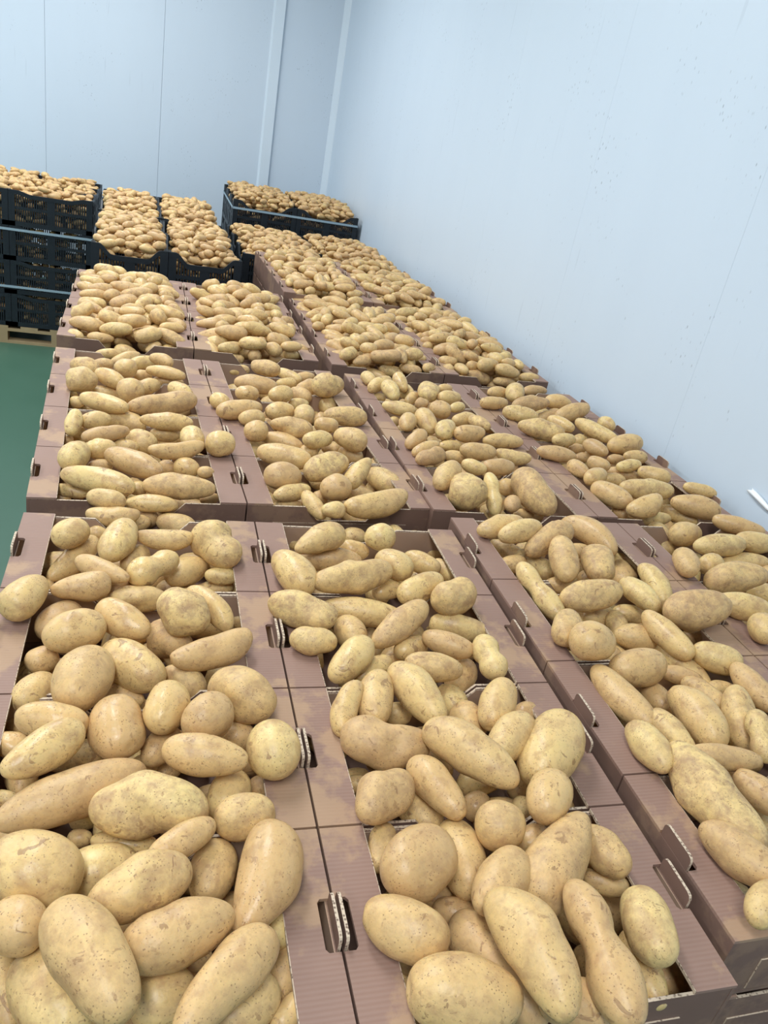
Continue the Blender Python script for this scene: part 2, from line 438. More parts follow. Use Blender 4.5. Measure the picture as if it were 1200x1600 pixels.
def tree_mesh(r):
    """one mesh of the thing and its parts, for the copies that stand hidden in the stacks"""
    bm = bmesh.new()
    for ch in r.children:
        n0 = len(bm.verts); bm.from_mesh(ch.data); bm.verts.ensure_lookup_table()
        mw = Matrix.LocRotScale(ch.location, ch.rotation_euler, ch.scale)
        for v in bm.verts[n0:]: v.co = mw @ v.co
    me = bpy.data.meshes.new('crate'); bm.to_mesh(me); bm.free(); me.materials.append(M_BLACK); return me
def crate_stack(nm, x, y, rz, nx, ny, w, d, ztop, layers, pallet_label, who, namer):
    H = (ztop-.146)/layers-.001
    pr = make_crate(w, d, H, .022 if nm == 'L' else .058); low = tree_mesh(pr); first = True
    ct, st = math.cos(rz), math.sin(rz)
    for k in range(layers):
        z = .146+k*(H+.001)
        for j in range(ny):
            for i in range(nx):
                lx, ly = i*(w+.003), j*(d+.003)
                X, Y = x+ct*lx-st*ly, y+st*lx+ct*ly
                topmost = k == layers-1
                front = j == 0 and nm == 'L'
                if topmost or front:
                    c = pr if first else copy_tree(pr); first = False
                    c.location = (X, Y, z); c.rotation_euler = (0, 0, rz)
                elif j == 0 or i == 0 or nm == 'M':
                    c = link('plastic_crate', low, None, (X, Y, z), (0, 0, rz))
                else: continue
                tag(c, namer(i, j, layers-1-k), 'crate', who)
    put_pallet(x, y, rz, pallet_label)
LV = ['top', 'second', 'third', 'bottom']
crate_stack('L', -1.425, 6.40, .0, 2, 3, .602, .40, ZT-.005, 4, 'wooden pallet under the tall strapped crates on the green floor', 'crates in the tall stack by the aisle',
            lambda i, j, k: 'black plastic crate, %s level of the aisle-side tall stack, %s column, %s row' % (LV[k], ['outer', 'inner'][i], ['front', 'middle', 'back'][j]))
crate_stack('M', -.085, 4.365, .03, 2, 2, .420, .60, ZT+.050, 4, 'wooden pallet under the near crates in the middle', 'crates in the middle stacks',
            lambda i, j, k: 'black plastic crate in the near middle stack, %s level, %s side, %s row' % (LV[k], ['aisle', 'wall'][i], ['front', 'back'][j]))
crate_stack('M', -.125, 5.61, .03, 2, 2, .420, .60, ZT+.055, 4, 'wooden pallet under the far crates in the middle', 'crates in the middle stacks',
            lambda i, j, k: 'black plastic crate in the far middle stack, %s level, %s side, %s row' % (LV[k], ['aisle', 'wall'][i], ['front', 'back'][j]))
crate_stack('E', .835, 5.08, .025, 2, 3, .580, .40, ZT-.015, 4, 'wooden pallet under the low crates before the strapped wall-side crates', 'low crates along the wall',
            lambda i, j, k: 'black plastic crate behind the wall-side boxes, %s level, %s side, %s row' % (LV[k], ['aisle', 'wall'][i], ['front', 'middle', 'back'][j]))
crate_stack('R', .905, 6.98, .0, 2, 3, .566, .40, ZT+.118, 4, 'wooden pallet under the strapped crates in the wall corner', 'strapped crates in the corner',
            lambda i, j, k: 'black plastic crate of the strapped corner stack, %s level, %s side, %s row' % (LV[k], ['aisle', 'wall'][i], ['front', 'middle', 'back'][j]))
def strap(x0, x1, y0, y1, z, label):
    bm = bmesh.new(); t, h, g = .003, .018, .006
    x0 -= g; x1 += g; y0 -= g; y1 += g
    for b in ((x0, x1, y0, y0+t), (x0, x1, y1-t, y1), (x0, x0+t, y0, y1), (x1-t, x1, y0, y1)): add_box(bm, *b, z, z+h)
    tag(link('strapping_band', bm_mesh('strapping_band', bm, [M_STRAP])), label, 'strap', 'straps round the crates')
strap(-1.425, -.218, 6.40, 7.606, ZT-.305, 'upper grey-blue strap round the tall crate stack by the aisle')
strap(-1.425, -.218, 6.40, 7.606, ZT-.745, 'lower grey-blue strap round the tall crate stack by the aisle')
strap(.905, 2.040, 6.98, 8.186, ZT+.038, 'grey strap round the crates in the wall corner')

# ------------------------------------------------------------------ potatoes
def potato_shape(a, b, ty, seed, nu, nv):
    """verts (n,3) with X the long axis, Z towards the open side; faces as index arrays"""
    r = np.random.default_rng(seed)
    th = np.linspace(0, np.pi, nu+1)[1:-1]; ph = np.linspace(0, 2*np.pi, nv, endpoint=False)
    ex = r.uniform(.74, .92)
    s = np.cos(th); prof = np.sin(th)**ex
    k = r.uniform(-.14, .14); bend = r.uniform(-.10, .10); dip = 0; lump = r.uniform(.03, .06)
    if 'p+' in ty or ty == 'kp': k = .30
    if 'p-' in ty: k = -.30
    if 'k+' in ty: bend = .30
    if 'k-' in ty or ty == 'kp': bend = -.28
    if 'd' in ty: dip = .30
    if 'n' in ty: lump = .11
    el = min(max((a/b-1.15)/.6, 0), 1)
    k *= 1-.3*(1-el); bend *= el
    prof = prof*(1+k*s)*(1-dip*np.exp(-((s-r.uniform(-.15, .15))/.30)**2))
    P = np.zeros((nu-1, nv, 3))
    P[..., 0] = a*s[:, None]
    P[..., 1] = b*prof[:, None]*np.cos(ph)[None]
    P[..., 2] = b*prof[:, None]*np.sin(ph)[None]*r.uniform(.88, 1.0)
    P[..., 1] += (bend*a*.5*(.40-s**2))[:, None]
    V = np.concatenate([P.reshape(-1, 3), [[a, bend*a*.5*-.6, 0], [-a, bend*a*.5*-.6, 0]]])
    # lumps
    nrm = V/np.maximum(np.linalg.norm(V, axis=1, keepdims=True), 1e-6)
    dsp = np.zeros(len(V))
    for q in range(5):
        w = r.normal(size=3); w = w/np.linalg.norm(w)*r.uniform(1.2, 3.6)
        dsp += np.sin(nrm@w*1.5+r.uniform(0, 6.3))*.45
    if 'n' in ty:
        for q in range(7):
            w = r.normal(size=3); w /= np.linalg.norm(w)
            dsp += 1.3*np.exp(-((1-nrm@w)/.12))*r.choice([1, 1, -.6])
    env = np.ones(len(V))
    V = V*(1+lump*(dsp*env)[:, None]*np.array([.35, 1, 1]))
    if nu > 18:                # eyes: shallow dents
        for q in range(r.integers(4, 9)):
            w = V[r.integers(0, len(V))]
            dd = np.linalg.norm(V-w, axis=1); sg = b*r.uniform(.10, .19)
            V = V-nrm*(b*r.uniform(.03, .09)*np.exp(-(dd/sg)**2))[:, None]
    return V
_FC = {}
def potato_faces(nu, nv):
    if (nu, nv) in _FC: return _FC[(nu, nv)]
    i, j = np.meshgrid(np.arange(nu-2), np.arange(nv), indexing='ij')
    j2 = (j+1) % nv
    quads = np.stack([i*nv+j, (i+1)*nv+j, (i+1)*nv+j2, i*nv+j2], -1).reshape(-1, 4)
    n = (nu-1)*nv; jj = np.arange(nv)
    t1 = np.stack([np.full(nv, n), jj, (jj+1) % nv], -1)
    t2 = np.stack([np.full(nv, n+1), (nu-2)*nv+(jj+1) % nv, (nu-2)*nv+jj], -1)
    _FC[(nu, nv)] = (quads, np.concatenate([t1, t2])); return _FC[(nu, nv)]
def mesh_from(name, V, quads, tris, skin, tint, soil, mat):
    me = bpy.data.meshes.new(name)
    me.vertices.add(len(V)); me.vertices.foreach_set('co', V.astype(np.float32).ravel())
    me.loops.add(quads.size+tris.size)
    me.loops.foreach_set('vertex_index', np.concatenate([quads.ravel(), tris.ravel()]).astype(np.int32))
    nq, nt = len(quads), len(tris)
    me.polygons.add(nq+nt)
    me.polygons.foreach_set('loop_start', np.concatenate([np.arange(nq)*4, nq*4+np.arange(nt)*3]).astype(np.int32))
    me.polygons.foreach_set('use_smooth', np.ones(nq+nt, dtype=bool))
    a = me.attributes.new('skin', 'FLOAT_VECTOR', 'POINT'); a.data.foreach_set('vector', skin.astype(np.float32).ravel())
    a = me.attributes.new('tint', 'FLOAT', 'POINT'); a.data.foreach_set('value', tint.astype(np.float32))
    a = me.attributes.new('soil', 'FLOAT', 'POINT'); a.data.foreach_set('value', soil.astype(np.float32))
    me.update(calc_edges=True); me.validate()
    me.materials.append(mat); return me
STUFF = []; BIAS = [0.0]
def soil_of(ty, r): return r.uniform(.55, .95) if 'n' in ty else max(0, r.normal(.32, .19))
def frame(u, n):
    u = u/np.linalg.norm(u); z = n-(n@u)*u; z /= np.linalg.norm(z); y = np.cross(z, u); return np.stack([u, y, z], 1)
def stuff(c, u, n, a, b, ty, seed, nu=12, nv=10):
    r = np.random.default_rng(seed+999)
    V = potato_shape(a, b, ty, seed, nu, nv)
    R = frame(np.array(u, float), np.array(n, float))
    Wd = V@R.T+np.array(c); Wd[:, 0] -= max(0, Wd[:, 0].max()-(XR-.004))
    STUFF.append((Wd, V+r.uniform(-50, 50, 3), np.full(len(V), r.uniform(BIAS[0], 1)), np.full(len(V), min(1, soil_of(ty, r)+.1+.3*BIAS[0])), nu, nv))
# traced from the photograph: centre, long axis, half length, half width, shape, depth in the heap, column, row, own object?
POT = [
(0.1109,1.0659,0.0341,0.728,0.685,0,0.0416,0.0321,'o',0,0,3,1,110,833,'Z4_0'),
(0.1886,1.2259,-0.0055,0.996,0.09,-0,0.0603,0.0247,'k-',0,0,3,1,177,806,'Z4_1'),
(0.2634,1.2992,-0.0506,0.996,0.086,-0,0.0278,0.0222,'o',1,0,4,0,229,811,'Z4_2'),
(0.1568,1.1834,-0.0312,0.997,0.072,0,0.0218,0.0188,'o',1,0,3,0,152,834,'Z4_3'),
(0.2065,1.0333,0.039,0.368,0.905,0.215,0.0606,0.0349,'o',0,0,3,1,185,845,'Z4_4'),
(0.1171,1.0564,-0.0231,0.593,0.765,0.251,0.0741,0.0277,'o',1,0,3,1,115,874,'Z4_5'),
(0.1828,0.9192,0.0371,0.846,-0.534,-0.016,0.0613,0.0222,'o',0,0,3,1,160,890,'Z4_6'),
(0.148,0.8655,0.031,0.98,0.198,-0,0.0544,0.0282,'p+',0,0,2,1,127,918,'Z4_7'),
(0.332,1.2629,-0.0426,0.958,-0.288,-0,0.0494,0.0285,'o',1,0,4,1,275,820,'Z4_8'),
(0.3011,1.0626,0.0305,0.999,-0.042,-0,0.0612,0.0237,'k-',0,0,3,1,258,842,'Z4_9'),
(0.2422,1.2564,-0.0395,0.904,0.428,-0,0.0333,0.0207,'o',1,0,4,1,215,818,'Z4_10'),
(0.2798,0.9463,0.0291,0.764,0.642,0.064,0.0603,0.033,'d',0,0,3,1,241,886,'Z4_11'),
(0.241,1.0378,-0.0082,0.414,0.91,0,0.0428,0.027,'o',1,0,3,1,210,874,'Z4_12'),
(0.408,1.0463,0.0291,0.421,-0.907,-0.016,0.0714,0.0408,'n',0,0,3,1,337,851,'Z4_13'),
(0.3487,1.0068,-0.0176,0.807,0.591,0,0.0524,0.0321,'o',1,0,3,1,292,893,'Z4_14'),
(0.4202,0.9852,-0.0132,0.992,-0.13,0,0.035,0.0195,'o',1,0,3,1,346,900,'Z4_15'),
(0.0585,0.82,0.0429,0.455,0.891,0,0.0544,0.0341,'p-',0,0,2,1,41,929,'Z4_16'),
(0.2183,0.9277,-0.0049,0.709,0.698,0.096,0.0358,0.0187,'o',1,0,3,1,190,915,'Z4_17'),
(0.1154,0.8159,-0.0147,0.642,0.767,-0,0.0509,0.037,'o',1,0,2,1,94,972,'Z4_18'),
(0.1496,0.7126,0.0404,0.894,0.448,0,0.0546,0.0372,'o',0,0,2,1,117,986,'Z4_19'),
(0.2274,0.7615,0.0284,0.757,-0.653,-0.031,0.0598,0.0319,'o',0,0,2,1,192,970,'Z4_20'),
(0.2526,0.8819,-0.0058,1,0.019,0,0.0578,0.0276,'n',1,0,2,1,217,936,'Z4_21'),
(0.3331,0.7635,0.0482,0.764,-0.645,0,0.0545,0.0405,'n',0,0,2,1,288,955,'Z4_22'),
(0.3091,0.7629,-0.0177,0.706,-0.709,-0,0.0467,0.0349,'n',1,0,2,1,263,1001,'Z4_23'),
(0.3848,0.8037,0.0299,0.585,-0.784,-0.207,0.064,0.025,'k+',0,0,2,1,329,949,'Z4_24'),
(0.4556,0.9048,-0.0689,1,0.006,0,0.0239,0.0211,'o',2,0,3,0,373,968,'Z4_25'),
(0.3817,0.6641,0.034,0.891,0.453,-0,0.0802,0.03,'k-',0,0,2,1,333,1016,'Z4_26'),
(0.2463,0.6541,0.0121,0.723,-0.69,0,0.0665,0.0392,'o',0,0,2,1,206,1039,'Z4_27'),
(0.1744,0.5887,0.0394,0.29,0.957,-0,0.0667,0.0436,'o',0,0,1,1,131,1059,'Z4_28'),
(0.099,0.6984,-0.0089,0.834,0.551,0,0.0271,0.0256,'o',1,0,2,1,66,1031,'Z4_29'),
(0.1231,0.7178,-0.0467,0.846,0.533,-0,0.0266,0.02,'o',2,0,2,0,92,1047,'Z4_30'),
(0.3336,0.6366,-0.0104,0.851,-0.525,-0,0.0422,0.0255,'n',1,0,2,1,288,1064,'Z4_31'),
(0.2997,0.5072,0.0454,0.3,0.954,0,0.0494,0.0352,'o',0,0,1,1,259,1105,'Z4_32'),
(0.4216,0.5493,0.0368,0.589,-0.808,-0,0.0636,0.045,'n',0,0,1,1,378,1081,'Z4_33'),
(0.3616,0.4738,0.0521,0.664,0.747,-0,0.0445,0.0372,'o',0,0,1,1,325,1121,'Z4_34'),
(0.2278,0.485,0.028,0.137,-0.991,0,0.0553,0.0423,'o',0,0,1,1,181,1137,'Z4_35'),
(0.2268,0.63,-0.0287,0.857,-0.516,0,0.0475,0.0204,'o',1,0,2,1,185,1083,'Z4_36'),
(0.4568,0.4156,0.0369,0.071,-0.997,0,0.0489,0.0414,'o',0,0,1,1,427,1171,'Z4_37'),
(0.1375,0.4935,0.0371,0.967,-0.255,-0,0.0531,0.0292,'o',0,0,1,1,81,1127,'Z4_38'),
(0.097,0.6199,-0.0144,0.609,0.793,-0,0.0422,0.0304,'o',1,0,2,1,54,1082,'Z4_39'),
(0.0766,0.6007,-0.0612,-0.139,0.99,0,0.0286,0.0239,'o',2,0,2,1,31,1130,'Z4_40'),
(0.1356,0.4182,0.0539,0.746,0.665,-0,0.064,0.0296,'o',0,0,1,1,69,1171,'Z4_41'),
(0.0787,0.5067,-0.0207,0.914,-0.405,0,0.027,0.0211,'o',1,0,1,1,18,1165,'Z4_42'),
(0.2956,0.4799,-0.0079,0.587,0.81,0,0.0395,0.0258,'o',1,0,1,1,252,1165,'Z4_43'),
(0.3539,0.3953,0.0514,0.967,-0.256,0,0.0624,0.0289,'o',0,0,1,1,321,1180,'Z4_44'),
(0.4159,0.5037,-0.0176,0.998,-0.058,-0,0.0282,0.026,'o',1,0,1,1,372,1151,'Z4_45'),
(0.1876,0.5011,-0.0354,-0.953,0.302,-0,0.025,0.0206,'o',2,0,1,0,138,1176,'Z4_46'),
(0.1798,0.3682,0.0167,0.914,0.405,-0,0.1033,0.0358,'o',0,0,1,1,117,1242,'Z1_0'),
(0.2767,0.3198,0.0365,0.976,-0.22,-0,0.0766,0.0403,'n',0,0,1,1,232,1261,'Z1_1'),
(0.392,0.3745,-0.0094,0.338,0.941,-0,0.0426,0.0324,'o',1,0,1,1,358,1242,'Z1_2'),
(0.4489,0.4342,-0.0603,0.997,-0.078,-0,0.019,0.019,'o',2,0,1,0,406,1230,'Z1_3'),
(0.4036,0.302,0.0262,0.996,0.087,0,0.043,0.0309,'o',0,0,1,1,381,1276,'Z1_4'),
(0.1893,0.3396,-0.0363,0.995,-0.096,-0,0.0165,0.0128,'o',2,0,1,0,125,1310,'Z1_5'),
(0.2473,0.3104,-0.017,0.987,-0.163,-0,0.0444,0.0171,'o',1,0,1,1,194,1317,'Z1_6'),
(0.3193,0.2552,0.0444,0.872,0.489,0,0.0482,0.0209,'o',0,0,0,1,285,1312,'Z1_7'),
(0.145,0.2349,0.0378,0.939,-0.343,0,0.0578,0.0465,'o',0,0,0,1,52,1358,'Z1_8'),
(0.2228,0.2631,-0.011,0.994,0.112,0,0.0456,0.0352,'o',1,0,0,1,160,1361,'Z1_9'),
(0.3601,0.246,-0.0106,0.276,0.961,0,0.0455,0.0308,'o',1,0,0,1,331,1363,'Z1_10'),
(0.268,0.1864,0.0523,0.936,0.353,0,0.0633,0.0352,'o',0,0,0,1,219,1385,'Z1_11'),
(0.4204,0.2028,0.0228,0.385,0.916,0.115,0.0785,0.0401,'kp',0,0,0,1,412,1374,'Z1_12'),
(0.4402,0.166,-0.0255,0.578,0.816,0,0.0271,0.0212,'o',1,0,0,1,435,1451,'Z1_13'),
(0.1378,0.1575,0.0434,0.885,-0.465,-0,0.0337,0.0311,'o',0,0,0,1,26,1447,'Z1_14'),
(0.2198,0.0892,0.0725,0.506,-0.863,-0,0.0771,0.0379,'o',0,0,0,1,142,1498,'Z1_15'),
(0.3134,0.1262,0.044,0.951,0.308,0,0.0673,0.0339,'o',0,0,0,1,281,1458,'Z1_16'),
(0.252,0.2001,-0.0356,0.993,-0.122,-0,0.0216,0.0199,'o',2,0,0,1,194,1447,'Z1_17'),
(0.3635,0.0713,0.0359,0.727,0.687,-0,0.0759,0.0303,'p+',0,0,0,1,355,1529,'Z1_18'),
(0.2976,0.0901,-0.0116,0.972,0.234,0,0.0378,0.0331,'o',1,0,0,1,255,1557,'Z1_19'),
(0.1783,0.1053,-0.0069,0.568,-0.823,-0,0.0596,0.0395,'o',1,0,0,1,79,1555,'Z1_20'),
(0.1216,0.1443,-0.042,0.365,-0.928,-0.072,0.0507,0.0213,'o',1,0,0,1,2,1542,'Z1_21'),
(0.3899,0.0705,-0.0158,0.884,0.467,-0,0.0427,0.029,'o',1,0,0,1,385,1570,'Z1_22'),
(0.4427,0.1157,-0.0456,0.46,0.887,0.028,0.0411,0.0213,'o',1,0,0,1,444,1526,'Z1_23'),
(0.4413,0.0612,-0.0302,0.806,0.591,-0,0.0278,0.0186,'o',1,0,0,1,454,1584,'Z1_24'),
(0.3376,0.1451,-0.038,0.969,0.248,0,0.0198,0.013,'o',2,0,0,0,306,1501,'Z1_25'),
(0.078,0.4336,-0.0529,-0.952,0.305,0,0.0219,0.0135,'o',2,0,1,0,5,1249,'Z1_26'),
(0.2714,0.4764,-0.0444,0.998,-0.07,0,0.0208,0.0187,'o',2,0,1,0,225,1197,'Z1_27'),
(0.6348,1.2231,-0.0494,0.763,0.646,0.013,0.0456,0.0261,'o',1,1,3,1,470,842,'Z5_0'),
(0.6442,1.0679,0.0379,0.884,0.439,0.161,0.0697,0.0321,'p+',0,1,3,1,500,843,'Z5_1'),
(0.7754,1.2369,-0.044,0.998,0.07,-0,0.0316,0.024,'o',1,1,3,1,553,838,'Z5_2'),
(0.7427,1.1103,-0.012,0.958,-0.288,0,0.0378,0.025,'o',1,1,3,1,553,860,'Z5_3'),
(0.7978,1.1017,0.0311,0.998,0.069,0,0.0389,0.0335,'o',0,1,3,1,594,840,'Z5_4'),
(0.895,1.2425,-0.0489,0.193,-0.918,-0.348,0.0451,0.0252,'o',1,1,3,1,621,842,'Z5_5'),
(0.9585,1.2707,-0.0724,-0.197,-0.98,0,0.0469,0.0273,'o',1,1,4,1,649,847,'Z5_6'),
(0.9892,1.2094,-0.0661,0.998,0.056,0,0.0287,0.0246,'o',1,1,3,0,677,862,'Z5_7'),
(0.5605,0.921,0.041,0.431,-0.899,-0.072,0.0672,0.0387,'o',0,1,3,1,458,893,'Z5_8'),
(0.6783,1.0716,-0.0176,0.993,-0.118,-0,0.0755,0.0306,'o',1,1,3,1,517,875,'Z5_9'),
(0.6837,0.9019,0.0427,0.964,0.264,0,0.0938,0.034,'n',0,1,3,1,550,902,'Z5_10'),
(0.7949,0.9676,0.0361,0.694,-0.72,-0,0.047,0.0347,'o',0,1,3,1,615,882,'Z5_11'),
(0.8996,1.0567,-0.0109,0.796,-0.606,0,0.0489,0.0263,'o',1,1,3,1,659,880,'Z5_12'),
(0.968,1.0681,-0.0351,0.465,-0.885,-0.017,0.042,0.0223,'o',1,1,3,1,695,890,'Z5_13'),
(0.8373,0.8829,0.0308,0.901,0.39,0.191,0.0598,0.0307,'o',0,1,2,1,658,918,'Z5_14'),
(0.7833,0.9285,-0.0068,0.959,0.282,0.008,0.0428,0.0222,'o',1,1,3,1,608,922,'Z5_15'),
(0.8956,0.8371,0.0346,0.974,0.228,-0,0.0532,0.0377,'n',0,1,2,1,708,935,'Z5_16'),
(0.5581,0.7898,0.0348,0.9,-0.436,0,0.0693,0.034,'n',0,1,2,1,471,953,'Z5_17'),
(0.7011,0.8393,-0.0049,0.973,-0.232,-0,0.0895,0.0301,'o',1,1,2,1,567,957,'Z5_18'),
(0.7488,0.7409,0.035,0.811,0.5,0.304,0.0758,0.0296,'o',0,1,2,1,625,976,'Z5_19'),
(0.9092,0.7992,-0.0147,0.956,-0.292,-0,0.0674,0.0284,'o',1,1,2,1,719,981,'Z5_20'),
(0.5677,0.7007,0.0264,0.988,-0.152,0,0.0451,0.0265,'o',0,1,2,1,489,1001,'Z5_21'),
(0.6598,0.768,-0.004,0.141,-0.99,-0,0.0477,0.032,'o',1,1,2,1,548,988,'Z5_22'),
(0.6288,0.6401,0.0286,0.696,0.667,0.268,0.0575,0.0322,'o',0,1,2,1,549,1031,'Z5_23'),
(0.8347,0.6871,0.0272,0.855,-0.519,-0,0.0536,0.0251,'o',0,1,2,1,700,1006,'Z5_24'),
(0.7715,0.7154,-0.0033,0.904,0.427,0,0.039,0.0251,'o',1,1,2,1,642,1012,'Z5_25'),
(0.9001,0.6346,0.0352,0.02,-0.998,-0.066,0.0557,0.032,'d',0,1,2,1,764,1027,'Z5_26'),
(0.7812,0.6128,0.0315,0.971,-0.24,-0,0.0563,0.0272,'o',0,1,2,1,678,1042,'Z5_27'),
(0.8623,0.6509,-0.0244,0.648,0.761,-0,0.0496,0.0287,'o',1,1,2,1,721,1057,'Z5_28'),
(0.6795,0.6522,-0.0054,0.868,0.475,0.144,0.0448,0.0226,'o',1,1,2,1,583,1047,'Z5_29'),
(0.7259,0.5395,0.0338,0.344,-0.935,-0.085,0.0762,0.0351,'o',0,1,1,1,652,1082,'Z5_30'),
(0.6519,0.5403,0.0254,0.301,0.922,0.242,0.0563,0.0323,'o',0,1,1,1,588,1089,'Z5_31'),
(0.5953,0.5162,0.0261,0.408,0.847,0.34,0.054,0.0233,'k+',0,1,1,1,542,1105,'Z5_32'),
(0.7093,0.5649,-0.0364,0.999,-0.047,0,0.027,0.0218,'o',2,1,1,0,621,1115,'Z5_33'),
(0.8149,0.5775,-0.0243,0.253,-0.967,0,0.0365,0.031,'o',1,1,1,1,704,1098,'Z5_34'),
(0.8589,0.4933,0.0431,0.579,0.795,0.183,0.0572,0.0331,'o',0,1,1,1,777,1100,'Z5_35'),
(0.8174,0.5016,-0.0031,-0.086,-0.996,-0,0.0401,0.0325,'o',1,1,1,1,731,1128,'Z5_36'),
(0.9549,0.534,-0.0258,0.999,-0.049,0,0.0304,0.0274,'o',1,1,1,1,824,1120,'Z5_37'),
(0.8508,0.4118,0.0418,0.766,0.627,0.143,0.0588,0.0336,'o',0,1,1,1,798,1153,'Z5_38'),
(0.646,0.4382,0.0152,0.988,-0.156,-0,0.0719,0.0385,'n',0,1,1,1,603,1162,'Z5_39'),
(0.7589,0.3673,0.0572,0.638,-0.77,-0,0.0868,0.0372,'o',0,1,1,1,735,1177,'Z5_40'),
(0.9178,0.3913,0.0339,0.703,0.706,0.088,0.0863,0.05,'o',0,1,1,1,860,1170,'Z5_41'),
(0.5712,0.7249,-0.0613,0.475,0.88,0,0.0374,0.026,'o',2,1,2,0,479,1047,'Z5_42'),
(0.6109,0.3215,0.03,0.763,0.644,0.049,0.0566,0.0325,'n',0,1,1,1,601,1241,'Z2_0'),
(0.605,0.4151,-0.0473,-0.953,0.302,-0,0.0216,0.0151,'o',2,1,1,0,560,1226,'Z2_1'),
(0.695,0.3273,0.0311,0.366,-0.931,-0,0.0631,0.0278,'o',0,1,1,1,682,1230,'Z2_2'),
(0.6807,0.3368,-0.0274,0.45,-0.893,0,0.0468,0.03,'o',1,1,1,1,654,1267,'Z2_3'),
(0.7826,0.3452,-0.0357,0.996,-0.085,-0,0.0235,0.0235,'o',2,1,1,0,744,1259,'Z2_4'),
(0.8527,0.2734,0.057,0.646,0.763,-0,0.0503,0.035,'o',0,1,0,1,858,1243,'Z2_5'),
(0.7653,0.2441,0.0368,0.996,-0.092,0,0.0364,0.0355,'o',0,1,0,1,782,1290,'Z2_6'),
(0.7121,0.2333,-0.0118,-0.029,-0.998,-0.057,0.0622,0.0346,'o',1,1,0,1,721,1341,'Z2_7'),
(0.6272,0.2013,0.0277,0.877,0.481,0,0.0582,0.0473,'o',0,1,0,1,652,1349,'Z2_8'),
(0.6013,0.2685,-0.018,0.439,0.883,0.163,0.0385,0.0221,'o',1,1,0,1,596,1324,'Z2_9'),
(0.8292,0.1812,0.0346,0.732,0.634,0.251,0.0857,0.0402,'p-',0,1,0,1,872,1342,'Z2_10'),
(0.7326,0.1566,0.0327,0.762,0.645,0.053,0.0591,0.034,'o',0,1,0,1,783,1378,'Z2_11'),
(0.831,0.2458,-0.0039,0.924,0.384,0,0.0282,0.0219,'o',1,1,0,1,833,1313,'Z2_12'),
(0.5858,0.1126,0.0243,0.831,-0.556,0,0.0572,0.0351,'o',0,1,0,1,633,1451,'Z2_13'),
(0.6927,0.1685,-0.0435,0.87,-0.493,0,0.0369,0.0221,'o',1,1,0,1,717,1429,'Z2_14'),
(0.6761,0.2074,-0.0548,0.993,-0.114,-0,0.0212,0.0171,'o',2,1,0,0,683,1401,'Z2_15'),
(0.7153,0.1924,-0.0522,0.993,-0.115,-0,0.0174,0.0133,'o',2,1,0,0,729,1409,'Z2_16'),
(0.7091,0.076,-0.0239,0.356,-0.934,-0,0.0848,0.0366,'o',1,1,0,1,777,1513,'Z2_17'),
(0.7183,0.0402,0.0664,0.184,-0.983,0,0.0845,0.0381,'k+',0,1,0,1,833,1482,'Z2_18'),
(0.6329,0.0217,0.0262,0.962,-0.273,-0,0.0691,0.0426,'o',0,1,0,1,726,1554,'Z2_19'),
(0.7713,-0.0024,0.0122,0.952,-0.308,0,0.0441,0.0303,'o',1,1,0,1,900,1572,'Z2_20'),
(0.6107,0.1101,-0.0502,0.991,-0.132,0,0.0173,0.0155,'o',2,1,0,0,646,1509,'Z2_21'),
(0.8615,0.3348,-0.0377,0.996,-0.086,-0,0.0195,0.0195,'o',2,1,1,0,817,1263,'Z2_22'),
(0.9196,0.2,0.0164,0.419,-0.908,-0,0.0438,0.029,'o',0,1,0,1,943,1331,'Z3_0'),
(0.9241,0.1772,-0.0233,0.913,-0.407,0,0.0338,0.0172,'o',1,1,0,1,947,1380,'Z3_1'),
(0.8096,0.0331,0.0602,-0.065,-0.998,0,0.0944,0.0349,'d',0,1,0,1,940,1482,'Z3_2'),
(0.9182,0.0773,0.0225,-0.175,-0.985,-0,0.0532,0.0362,'o',0,1,0,1,1013,1446,'Z3_3'),
(0.9146,0.0542,-0.0325,-0.081,-0.997,0,0.0529,0.0249,'o',1,1,0,1,1003,1513,'Z3_4'),
(0.9987,0.0723,-0.0963,0.989,0.149,-0,0.0381,0.0227,'o',2,1,0,1,1050,1527,'Z3_5'),
(0.8131,0.0304,-0.0469,0.952,-0.307,-0,0.0481,0.0259,'o',1,1,0,1,907,1568,'Z3_6'),
(1.1444,0.2642,0.0437,0.109,-0.994,0,0.1079,0.0403,'n',0,2,0,1,1112,1242,'Z3_7'),
(1.1208,0.1498,0.0394,0.43,-0.903,-0,0.0698,0.0339,'n',0,2,0,1,1162,1340,'Z3_8'),
(1.2543,0.334,-0.0065,0.6,-0.8,0,0.0467,0.0224,'o',1,2,0,1,1140,1220,'Z3_9'),
(1.2488,0.2709,0.0348,0.351,-0.936,0,0.0468,0.0274,'o',0,2,0,1,1187,1237,'Z3_10'),
(1.0907,0.0689,0.0506,0.826,0.529,0.194,0.0408,0.0234,'o',0,2,0,1,1197,1412,'Z3_11'),
(1.2753,0.25,-0.029,0.996,-0.093,-0,0.0207,0.0179,'o',2,2,0,0,1197,1293,'Z3_12'),
(1.2891,0.2876,-0.0419,0.318,-0.948,0,0.0244,0.0185,'o',2,2,0,0,1180,1273,'Z3_13'),
(0.9867,0.2158,-0.0768,0.994,-0.11,0,0.0183,0.0183,'o',2,1,0,0,967,1377,'Z3_14'),
(1.0264,0.1034,-0.1052,0.992,-0.13,0,0.0221,0.0141,'o',2,1,0,0,1053,1497,'Z3_15'),
(1.1303,1.1483,0.049,0.973,0.166,0.16,0.0698,0.0308,'o',0,2,3,1,783,823,'Z6_0'),
(1.3153,1.3757,-0.0254,0.998,0.067,0.013,0.034,0.0161,'o',1,2,4,0,819,803,'Z6_1'),
(1.1604,1.101,0.0623,0.963,0.186,0.196,0.0625,0.0296,'o',0,2,3,1,813,831,'Z6_2'),
